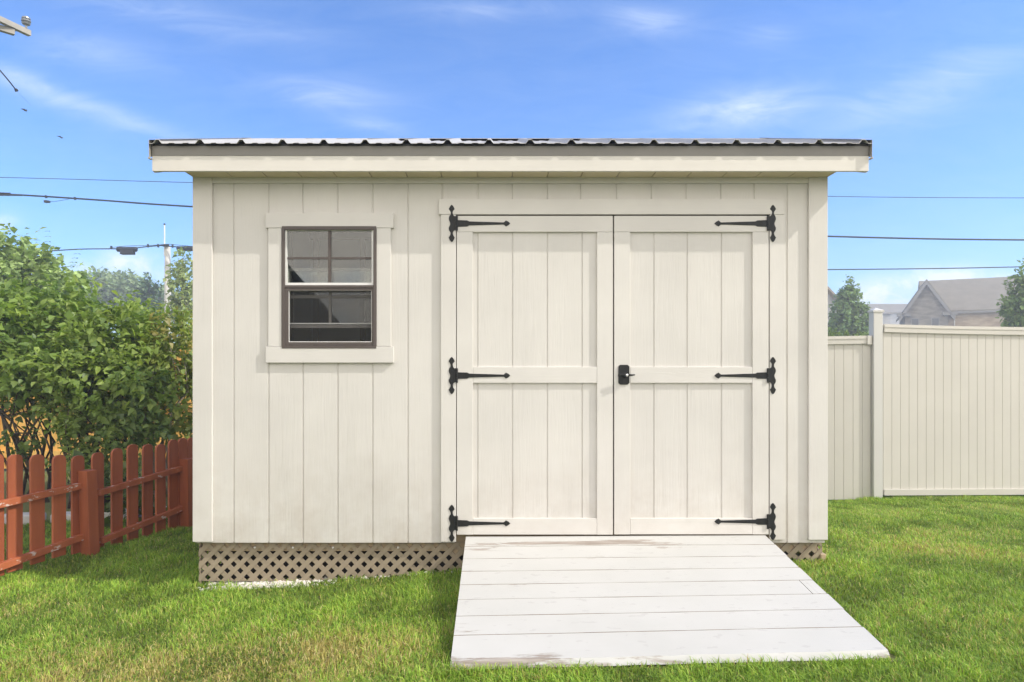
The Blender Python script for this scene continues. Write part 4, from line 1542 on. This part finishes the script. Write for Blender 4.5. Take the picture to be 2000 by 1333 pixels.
mb.box(q.x - .11, q.x + .02, q.y - .04, q.y + .04, q.z + .035, q.z + .05)
tb = mb.build('tap_box', M['wire'], None, bevel=.01)
tag(tb, 'small dark tap box hung on a thin lead under the thick cable', 'tap box')
MB().tube(catenary([P(95, 394, 23.9), P(110, 393.5, 23.9), P(135, 389.3, 23.9)]), .008, 5).build('lead', M['wire'], tb)
for i, (x, y) in enumerate(((90, 384.5), (146.5, 388))):
    a = P(x, y, 23.95)
    o = MB().box(a.x - .03, a.x + .03, a.y - .04, a.y + .04, a.z - .05, a.z + .045).build('cable_clamp', M['wire'], None, bevel=.012)
    tag(o, ['small clamp on the thick cable straight above the tap box', 'small upright clamp on the thick cable right of the tap box'][i], 'clamp', 'clamps on the thick cable')
for i, (xa, xb, y, low) in enumerate(((228.5, 267.5, 487.5, True), (346, 388, 486, False))):
    mb = MB()
    Yc = 28.8
    r = .105
    mb.tube([P(xa, y, Yc), P(xa + 1, y, Yc), P(xb - 1, y, Yc), P(xb, y, Yc)], [r * .75, r, r, r * .75], 12)
    cl_ = mb.build('cable_closure', M['wire'], None)
    tag(cl_, ['black cable closure with a box slung under it, left of the wooden pole', 'plain black cable closure between the wooden pole and the shed'][i], 'cable closure', 'cable closures on the lowest cable')
    if low:
        a, c = P(236, 497.5, Yc - .02), P(262, 489, Yc - .02)
        MB().box(a.x, c.x, Yc - .12, Yc + .1, a.z, c.z).build('lower_box', M['wire'], cl_, bevel=.02)
for i, x in enumerate((217.5, 289, 309, 337)):
    a = P(x, 480.5 if 250 < x < 330 else 484 if x < 250 else 481, 28.9)
    o = MB().box(a.x - .025, a.x + .025, a.y - .05, a.y + .05, a.z - .07, a.z + .07).build('wire_strap', M['wire'], None, bevel=.01)
    tag(o, ['wire strap left of the boxed cable closure', 'wire strap just right of the boxed cable closure', 'wire strap just left of the wooden pole', 'wire strap just right of the wooden pole'][i], 'strap', 'straps tying the strand to the lowest cable')
pl = thing('utility_pole', (PX(327, 29.2), 29.2, -.12), 'grey weathered wooden utility pole standing between the shrubs and the shed', 'utility pole')
a, c = P(327.5, 483, 29.2), P(327.5, 620, 29.2)
mb = MB()
mb.tube([(c.x, 29.2, -.3), (c.x, 29.2, c.z), (a.x, 29.2, a.z), (a.x, 29.2, a.z + .04)], [.16, .148, .118, .10], 14)
mb.build('shaft', M['pole_wood'], pl, smooth=True)
t = P(323.5, 440, 29.2)
MB().tube([(t.x, 29.1, a.z - .4), (t.x, 29.1, t.z)], .028, 8).build('top_conduit', M['white_trim'], pl)
MB().lathe((t.x, 29.1, t.z - .02), [(.03, 0), (.05, .03), (.03, .07)], 8).build('top_cap', M['wire'], pl)
MB().box(a.x - .15, a.x + .13, 28.99, 29.07, a.z + .0, a.z + .08).build('bracket', M['wire'], pl)

# second pole: only its double crossarm end reaches into the frame
pA, pB = P(-90, -23, 11.35), P(59, 70, 12.55)
pl2 = thing('utility_pole', (pA.x - .25, 11.0, -.12), 'utility pole whose double crossarm pokes in at the top left corner', 'utility pole')
pc = Vector((pA.x - .16, 10.95, 0))
MB().tube([(pc.x, pc.y, -.3), (pc.x, pc.y, 4), (pc.x, pc.y, 8.6)], [.17, .15, .12], 12).build('shaft', M['pole_wood'], pl2, smooth=True)


def beam(mb, a, c, w, h):
    d = (c - a).normalized()
    s = d.cross(Vector((0, 0, 1))).normalized() * w
    up = Vector((0, 0, h))
    mb.hexa([a - s - up, a + s - up, c + s - up, c - s - up, a - s + up, a + s + up, c + s + up, c - s + up])


e1a, e1b = P(-95, -24, 11.30), P(58, 66, 12.55)
e1b.z = e1a.z = PZ(66, 12.55)
mb = MB(); beam(mb, e1a, e1b, .045, .05)
mb.build('crossarm', M['arm_wood'], pl2, bevel=.006)
e2a, e2b = P(-120, -8, 11.5), P(28, 66, 12.3)
e2a.z = e2b.z = PZ(64, 12.3)
mb = MB(); beam(mb, e2a, e2b, .045, .05)
mb.build('crossarm', M['arm_wood'], pl2, bevel=.006)
mb = MB()
mb.tube([P(22, 61, 12.28), P(34, 59, 12.38)], .02, 6)
mb.build('spacer_bolt', M['glassy'], pl2)
q = P(51, 62, 12.45)
mb = MB()
mb.lathe((q.x, q.y, e1b.z + .05), [(.02, 0), (.02, .06), (.06, .065), (.075, .09), (.05, .105), (.078, .12), (.078, .14), (.05, .15), (.072, .165), (.068, .19), (.04, .2), (.025, .215)], 14)
mb.build('insulator', M['glassy'], pl2)
# service drop with a dead-end clamp; its tie wire thins out towards the trees
sd = catenary([P(-90, 38, 11.6), P(0, 138, 12), P(32, 177, 12.3)])
o = MB().tube(sd, .011, 6).build('service_wire', M['wire'], None)
tag(o, 'dark slanting service wire ending in a clamp, below the crossarm at the left edge', 'wire', WG)
a = P(32, 177, 12.3)
MB().tube([P(29.5, 173.5, 12.28), a, P(35, 177.5, 12.33)], [.018, .034, .012], 8).build('dead_end_clamp', M['wire'], o)
MB().tube(catenary([a, P(50, 196, 12.6), P(62, 208, 12.9)]), .0012, 4).build('tie_wire', M['wire'], o)


def bird(px, py, Y, label, ang):
    q = P(px, py, Y)
    mb = MB()
    d = Vector((math.cos(ang), 0, math.sin(ang)))
    mb.tube([q - d * .07, q - d * .03, q + d * .03, q + d * .06], [.006, .02, .024, .008], 7)
    for s in (-1, 1):
        w0, w1, w2 = q + d * .02, q + Vector((-.02, s * .09, .03)), q + Vector((-.09, s * .16, .0))
        mb.hexa([w0 + Vector((0, 0, -.003)), w1 + Vector((.03, 0, -.003)), w2, q - d * .03 + Vector((0, 0, -.003)), w0 + Vector((0, 0, .004)), w1 + Vector((.03, 0, .004)), w2 + Vector((0, 0, .002)), q - d * .03 + Vector((0, 0, .004))])
    tag(mb.build('bird', M['wire'], None), label, 'bird', 'specks of birds in the sky')


bird(50, 216, 26, 'tiny dark bird just below the slanting service wire', .35)
bird(120, 269, 26, 'tiny dark bird lower and nearer the shed roof', -.2)

# ------------------------------------------------------------------ stones at the lattice foot
mb = MB()
r_ = random.Random(3)
ico = [Vector(v).normalized() for v in ((1, 0, 0), (-1, 0, 0), (0, 1, 0), (0, -1, 0), (0, 0, 1), (0, 0, -1), (1, 1, 1), (-1, 1, 1), (1, -1, 1), (-1, -1, 1), (1, 1, -1), (-1, 1, -1), (1, -1, -1), (-1, -1, -1))]
icf = [(0, 6, 8), (0, 8, 12), (0, 12, 10), (0, 10, 6), (1, 9, 7), (1, 13, 9), (1, 11, 13), (1, 7, 11), (2, 7, 6), (2, 11, 7), (2, 10, 11), (2, 6, 10), (3, 8, 9), (3, 9, 13), (3, 13, 12), (3, 12, 8), (4, 6, 7), (4, 7, 9), (4, 9, 8), (4, 8, 6), (5, 12, 13), (5, 13, 11), (5, 11, 10), (5, 10, 12)]
for k in range(900):
    if r_.random() < .8:
        px = r_.gauss(520, 55)
        y = LY - .10 + r_.random() * .15
    else:
        px = r_.uniform(400, 900)
        y = LY - .02 + r_.random() * .08
    if not 395 < px < 905: continue
    x = PX(px, LY)
    s = r_.uniform(.005, .017)
    n = len(mb.v)
    z = gz(x, y) + s * .4
    sc = Vector((r_.uniform(.7, 1.3), r_.uniform(.7, 1.3), r_.uniform(.5, .9))) * s
    for v in ico:
        j = r_.uniform(.8, 1.15)
        mb.v.append((x + v.x * sc.x * j, y + v.y * sc.y * j, z + v.z * sc.z * j))
    mb.f += [tuple(n + i for i in f) for f in icf]
tag(mb.build('gravel', M['stone_white'], None, smooth=True), 'white gravel strip along the foot of the brown lattice', 'gravel', kind='stuff')


# ------------------------------------------------------------------ lawn
def patch_noise(x, y, sc, seed):
    r = np.random.default_rng(seed)
    o = np.zeros_like(x)
    for i in range(9):
        a = r.uniform(0, 2 * np.pi)
        f = sc * r.uniform(.5, 2.0)
        o += np.sin((x * np.cos(a) + y * np.sin(a)) * f + r.uniform(0, 6.28)) / 9 ** .5
    return o


def make_grass():
    N = 900000
    Y = 1.9 + (8.3 - 1.9) * rng.random(N) ** 1.25
    lim0, lim1 = -1.08, 1.16
    X = (lim0 + (lim1 - lim0) * rng.random(N)) * Y
    keep = np.ones(N, bool)
    # thin out with distance (density per area falls like 1/Y**2 already through the widening)
    keep &= ~((X > XL + .03) & (X < XR - .03) & (Y > LY - .005) & (Y < BY + .02))
    # ramp footprint
    t = (Y - 2.71) / (rt_l.y - 2.71)
    xl = rb_l.x + (rt_l.x - rb_l.x) * t - .012
    xr = rb_r.x + (rt_r.x - rb_r.x) * t + .03
    keep &= ~((Y > 2.683) & (Y < 4.0) & (X > xl) & (X < xr))
    # gravel strip is nearly bare
    px = CX + X / Y * F
    bare = (Y > LY - .09) & (Y < LY + .02) & (px > 430 + (LY - Y) * 400) & (px < 640 - (LY - Y) * 500)
    keep &= ~(bare & (rng.random(N) < .85))
    # beds and beyond the fences
    keep &= ~((X > 3.0) & (Y > 7.55))
    keep &= ~((X < -2.0) & (Y > 5.95 + (X + 4.5) * .28))
    X, Y = X[keep], Y[keep]
    N = len(X)
    Z = ground_z(X, Y) - .004
    px = CX + X / Y * F
    n1 = patch_noise(X, Y, 2.6, 5)
    n2 = patch_noise(X, Y, 9.0, 6)
    n3 = patch_noise(X, Y, 24.0, 8)
    # dry patches: front left of the picture and a few on the right
    g = lambda cx, cy, sx, sy: np.exp(-((X - cx) / sx) ** 2 - ((Y - cy) / sy) ** 2)
    dry = .95 * g(-1.35, 2.75, .7, .35) + .6 * g(-.65, 2.9, .45, .3) + .55 * g(-2.45, 3.65, .6, .22) + .35 * g(-1.9, 3.2, .5, .3) + .35 * g(2.9, 4.3, .5, .3) + .4 * g(4.6, 6.2, .8, .4) + .3 * g(2.2, 3.0, .5, .3) + .3 * g(3.6, 5.0, .7, .25)
    lush = .9 * g(-1.9, 4.1, .6, .4) + .5 * g(-.45, 3.4, .25, .5) + .5 * g(.7, 2.5, 1.2, .12) + .4 * g(-3, 4.3, .5, .5) + .5 * g(3.5, 7.1, 1, .3)
    dv = np.clip(dry * .75 + n1 * .17 + n2 * .14 + n3 * .10 - .02 - lush * .35, 0, 1)
    isdry = rng.random(N) < dv * .9 + .07
    green = palette(N, [(.27, .41, .05), (.20, .33, .04), (.36, .47, .065), (.135, .245, .033)], [4, 3, 2.2, 1.6])
    straw = palette(N, [(.56, .46, .16), (.48, .43, .12), (.64, .54, .26), (.40, .29, .12)], [3, 3, 1.5, 1])
    col = np.where(isdry[:, None], straw, green * np.maximum(.72, 1 + .2 * n2 + .14 * n1 + .1 * n3)[:, None])
    col = np.clip(col, .01, .9)
    h = rng.uniform(.019, .044, N) * np.maximum(.8, 1 + .2 * n2 + .16 * n3 + .35 * lush) * np.where(isdry, .9, 1)
    # taller fringes against the ramp edges, skirt and fence foot
    near = np.zeros(N)
    t = (Y - 2.71) / (rt_l.y - 2.71)
    xl = rb_l.x + (rt_l.x - rb_l.x) * t
    xr = rb_r.x + (rt_r.x - rb_r.x) * t
    on = (Y > 2.6) & (Y < 4.0)
    near += np.where(on, np.exp(-((X - xl) / .06) ** 2) + -.35 * np.exp(-((X - xr) / .09) ** 2), 0)
    near += np.where((X > rb_l.x) & (X < rb_r.x) & (Y < 2.72), np.exp(-((Y - 2.68) / .04) ** 2), 0) * .25
    near += np.where((X > -.5) & (X < 2), np.exp(-((Y - LY) / .05) ** 2), 0) * .15
    h *= 1 + near * rng.uniform(0, .9, N)
    w = rng.uniform(.0011, .0024, N) * (1 + .10 * np.maximum(Y - 3, 0))
    a = rng.uniform(0, 2 * np.pi, N)
    lean = rng.uniform(.15, 1.15, N) * h
    ld = np.stack([np.cos(a), np.sin(a)], 1)
    # mild combing so that the lawn reads in swathes
    cb = np.stack([np.sin(n1 * 2.2), np.cos(n2 * 1.7)], 1)
    ld = ld + .45 * cb
    ld /= np.linalg.norm(ld, axis=1, keepdims=True)
    side = np.stack([-ld[:, 1], ld[:, 0]], 1)
    tw = rng.uniform(-.9, .9, N)
    sd = side * np.cos(tw)[:, None] + ld * np.sin(tw)[:, None]
    base = np.stack([X, Y], 1)
    V = np.empty((N, 5, 3), np.float32)
    V[:, 0, :2] = base - sd * w[:, None]; V[:, 0, 2] = Z
    V[:, 1, :2] = base + sd * w[:, None]; V[:, 1, 2] = Z
    mid = base + ld * (lean * .35)[:, None]
    V[:, 2, :2] = mid + sd * (w * .85)[:, None]; V[:, 2, 2] = Z + h * .62
    V[:, 3, :2] = mid - sd * (w * .85)[:, None]; V[:, 3, 2] = Z + h * .62
    V[:, 4, :2] = base + ld * lean[:, None]; V[:, 4, 2] = Z + h * np.clip(1.0 - .25 * lean / h, .5, 1)
    i5 = np.arange(N, dtype=np.int32) * 5
    loops = np.stack([i5, i5 + 1, i5 + 2, i5 + 3, i5 + 3, i5 + 2, i5 + 4], 1)
    me = bpy.data.meshes.new('grass')
    me.vertices.add(N * 5)
    me.vertices.foreach_set('co', V.ravel())
    me.loops.add(N * 7)
    me.loops.foreach_set('vertex_index', loops.ravel())
    me.polygons.add(N * 2)
    st = np.stack([np.arange(N, dtype=np.int32) * 7, np.arange(N, dtype=np.int32) * 7 + 4], 1)
    me.polygons.foreach_set('loop_start', st.ravel())
    me.update(calc_edges=True)
    ca = me.color_attributes.new('tint', 'FLOAT_COLOR', 'POINT')
    C = np.ones((N, 5, 4), np.float32)
    C[:, :, :3] = col[:, None]
    ca.data.foreach_set('color', C.ravel())
    me.materials.append(M['blade'])
    o = bpy.data.objects.new('grass', me)
    COL.objects.link(o)
    tag(o, 'mown lawn grass with yellow dry patches', 'grass', kind='stuff')


make_grass()

# ------------------------------------------------------------------ haze
HAZE = .0052
mb = MB().box(-150, 150, -22, 150, -1.3, 10.6)
hz = mb.build('haze', bpy.data.materials.new('haze_air'), None)
tag(hz, 'thin pale summer haze in the air', 'haze', kind='stuff')
hm = hz.data.materials[0]
hm.use_nodes = True
hm.node_tree.nodes.clear()
out = hm.node_tree.nodes.new('ShaderNodeOutputMaterial')
pv = hm.node_tree.nodes.new('ShaderNodeVolumePrincipled')
pv.inputs['Color'].default_value = (1, .99, .97, 1)
pv.inputs['Density'].default_value = HAZE
pv.inputs['Anisotropy'].default_value = .3
hm.node_tree.links.new(pv.outputs[0], out.inputs['Volume'])

# ------------------------------------------------------------------ sun and sky
SUN_TO = Vector((3.0, -1.0, 2.8)).normalized()        # towards the sun
el = math.asin(SUN_TO.z)
az = math.atan2(SUN_TO.x, SUN_TO.y)                    # from +Y towards +X
sl_ = bpy.data.lights.new('sun', 'SUN')
sl_.energy = 2.2
sl_.angle = math.radians(.53)
sl_.color = (1, .955, .88)
so = bpy.data.objects.new('sun', sl_)
so.rotation_euler = (-SUN_TO).to_track_quat('-Z', 'Y').to_euler()
COL.objects.link(so)

w = bpy.data.worlds.new('World')
SC.world = w
w.use_nodes = True
nt = NT(w.node_tree)
bg = w.node_tree.nodes['Background']
sky = nt.node('ShaderNodeTexSky', sky_type='NISHITA')
sky.sun_disc = False
sky.sun_elevation = el
sky.sun_rotation = az
sky.altitude = 300
sky.air_density = 1.0
sky.dust_density = .6
sky.ozone_density = 2.2
tc = nt.node('ShaderNodeTexCoord').outputs['Generated']
sp = nt.node('ShaderNodeSeparateXYZ')
nt.link(tc, sp.inputs[0])
dy = nt.m('MAXIMUM', sp.outputs[1], .05)
U = nt.m('DIVIDE', sp.outputs[0], dy)
Vv = nt.m('DIVIDE', sp.outputs[2], dy)
cmb = nt.node('ShaderNodeCombineXYZ')
nt.link(U, cmb.inputs[0]); nt.link(Vv, cmb.inputs[1])
uv = cmb.outputs[0]
wisp = nt.ramp(nt.noise(nt.mapping(uv, (1, 4.2, 1), (0, 0, math.radians(14))), 7, 9, .64, 1.1), [(.3, (0, 0, 0)), (.75, (1, 1, 1))])
fluff = nt.ramp(nt.noise(nt.mapping(uv, (1, 1.5, 1)), 16, 6, .6, .3), [(.38, (0, 0, 0)), (.6, (1, 1, 1))])


def blob(px, py, sx, sy, rot, amp):
    """a patch of cloud in the direction the photo shows it; rot in degrees, anticlockwise"""
    u0, v0 = (px - CX) / F, (CY - py) / F
    c, s = math.cos(math.radians(rot)), math.sin(math.radians(rot))
    du, dv = nt.m('SUBTRACT', U, u0), nt.m('SUBTRACT', Vv, v0)
    a = nt.m('DIVIDE', nt.m('ADD', nt.m('MULTIPLY', du, c), nt.m('MULTIPLY', dv, s)), sx / F)
    b_ = nt.m('DIVIDE', nt.m('SUBTRACT', nt.m('MULTIPLY', dv, c), nt.m('MULTIPLY', du, s)), sy / F)
    e = nt.m('ADD', nt.m('MULTIPLY', a, a), nt.m('MULTIPLY', b_, b_))
    return nt.m('MULTIPLY', nt.m('POWER', 2.71828, nt.m('MULTIPLY', e, -1)), amp)


def total(lst):
    t = lst[0]
    for q in lst[1:]:
        t = nt.m('ADD', t, q)
    return t


cirrus_full = total([blob(60, 170, 150, 22, -24, .5), blob(230, 225, 150, 18, -20, .38), blob(170, 100, 130, 30, -8, .3), blob(640, 185, 110, 26, -6, .55), blob(730, 245, 60, 18, -8, .35),
                blob(1450, 215, 130, 34, 8, .75), blob(1265, 42, 80, 26, -5, .5), blob(1800, 180, 200, 50, 22, .4), blob(1500, 70, 60, 20, 0, .25), blob(950, 20, 160, 22, 0, .25), blob(350, 30, 250, 30, -10, .25)])
cirrus = nt.m('MULTIPLY', cirrus_full, .82)
low = total([blob(1760, 570, 80, 30, 8, 1.5), blob(1870, 555, 60, 26, 0, 1.4), blob(1960, 560, 60, 20, 0, 1.1), blob(250, 520, 90, 26, 0, 1.0), blob(0, 435, 30, 16, 0, .7), blob(90, 560, 200, 40, 0, .5), blob(1650, 590, 80, 30, 0, .6)])
veil = nt.m('MULTIPLY', nt.m('POWER', 2.71828, nt.m('MULTIPLY', nt.m('MAXIMUM', Vv, 0), -9.0)), .34)
cl = nt.m('ADD', nt.m('MULTIPLY', cirrus, nt.m('MULTIPLY_ADD', wisp, .75, .25)), nt.m('MULTIPLY', low, nt.m('MULTIPLY_ADD', fluff, .75, .2)))
cl = nt.m('ADD', cl, nt.m('MULTIPLY', wisp, .06))
cl = nt.m('MINIMUM', nt.m('ADD', cl, veil), .92)
front = nt.m('MULTIPLY', cl, nt.m('MULTIPLY', sp.outputs[1], 8, clamp=True))
skyc = nt.mix(1.0, sky.outputs[0], (.47, .73, 1.07), 'MULTIPLY')
final = nt.mix(front, skyc, (4.5, 4.9, 5.4))
# unseen bright cloud added behind the viewer as fill light on the shed wall
fill_bank = nt.ramp(nt.noise(nt.mapping(tc, (1, 1, 1.8)), 2.3, 6, .6, .3), [(.22, (0, 0, 0)), (.40, (1, 1, 1))])
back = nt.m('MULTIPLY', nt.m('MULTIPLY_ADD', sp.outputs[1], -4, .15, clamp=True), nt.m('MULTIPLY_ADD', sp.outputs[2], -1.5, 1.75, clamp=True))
final = nt.mix(nt.m('MULTIPLY', nt.m('MULTIPLY', fill_bank, back), .9), final, (10.6, 9.9, 9.0))
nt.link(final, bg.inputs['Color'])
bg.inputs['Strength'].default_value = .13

# ------------------------------------------------------------------ camera and view
cam = bpy.data.cameras.new('camera')
cam.sensor_width = 36
cam.lens = F / 2000 * 36
cam.shift_x = (1000 - CX) / 2000
cam.shift_y = (CY - 666.5) / 2000
cam.clip_start = .05
cam.clip_end = 3000
co = bpy.data.objects.new('camera', cam)
co.location = (0, 0, CAMZ)
co.rotation_euler = (math.radians(90), 0, 0)
COL.objects.link(co)
SC.camera = co
SC.view_settings.view_transform = 'Standard'
SC.view_settings.look = 'None'
SC.view_settings.exposure = .94
SC.view_settings.gamma = 1
SC.cycles.max_bounces = 8
SC.cycles.diffuse_bounces = 4
SC.cycles.transparent_max_bounces = 12
SC.cycles.volume_bounces = 0
SC.cycles.use_denoising = True
SC.cycles.use_adaptive_sampling = False
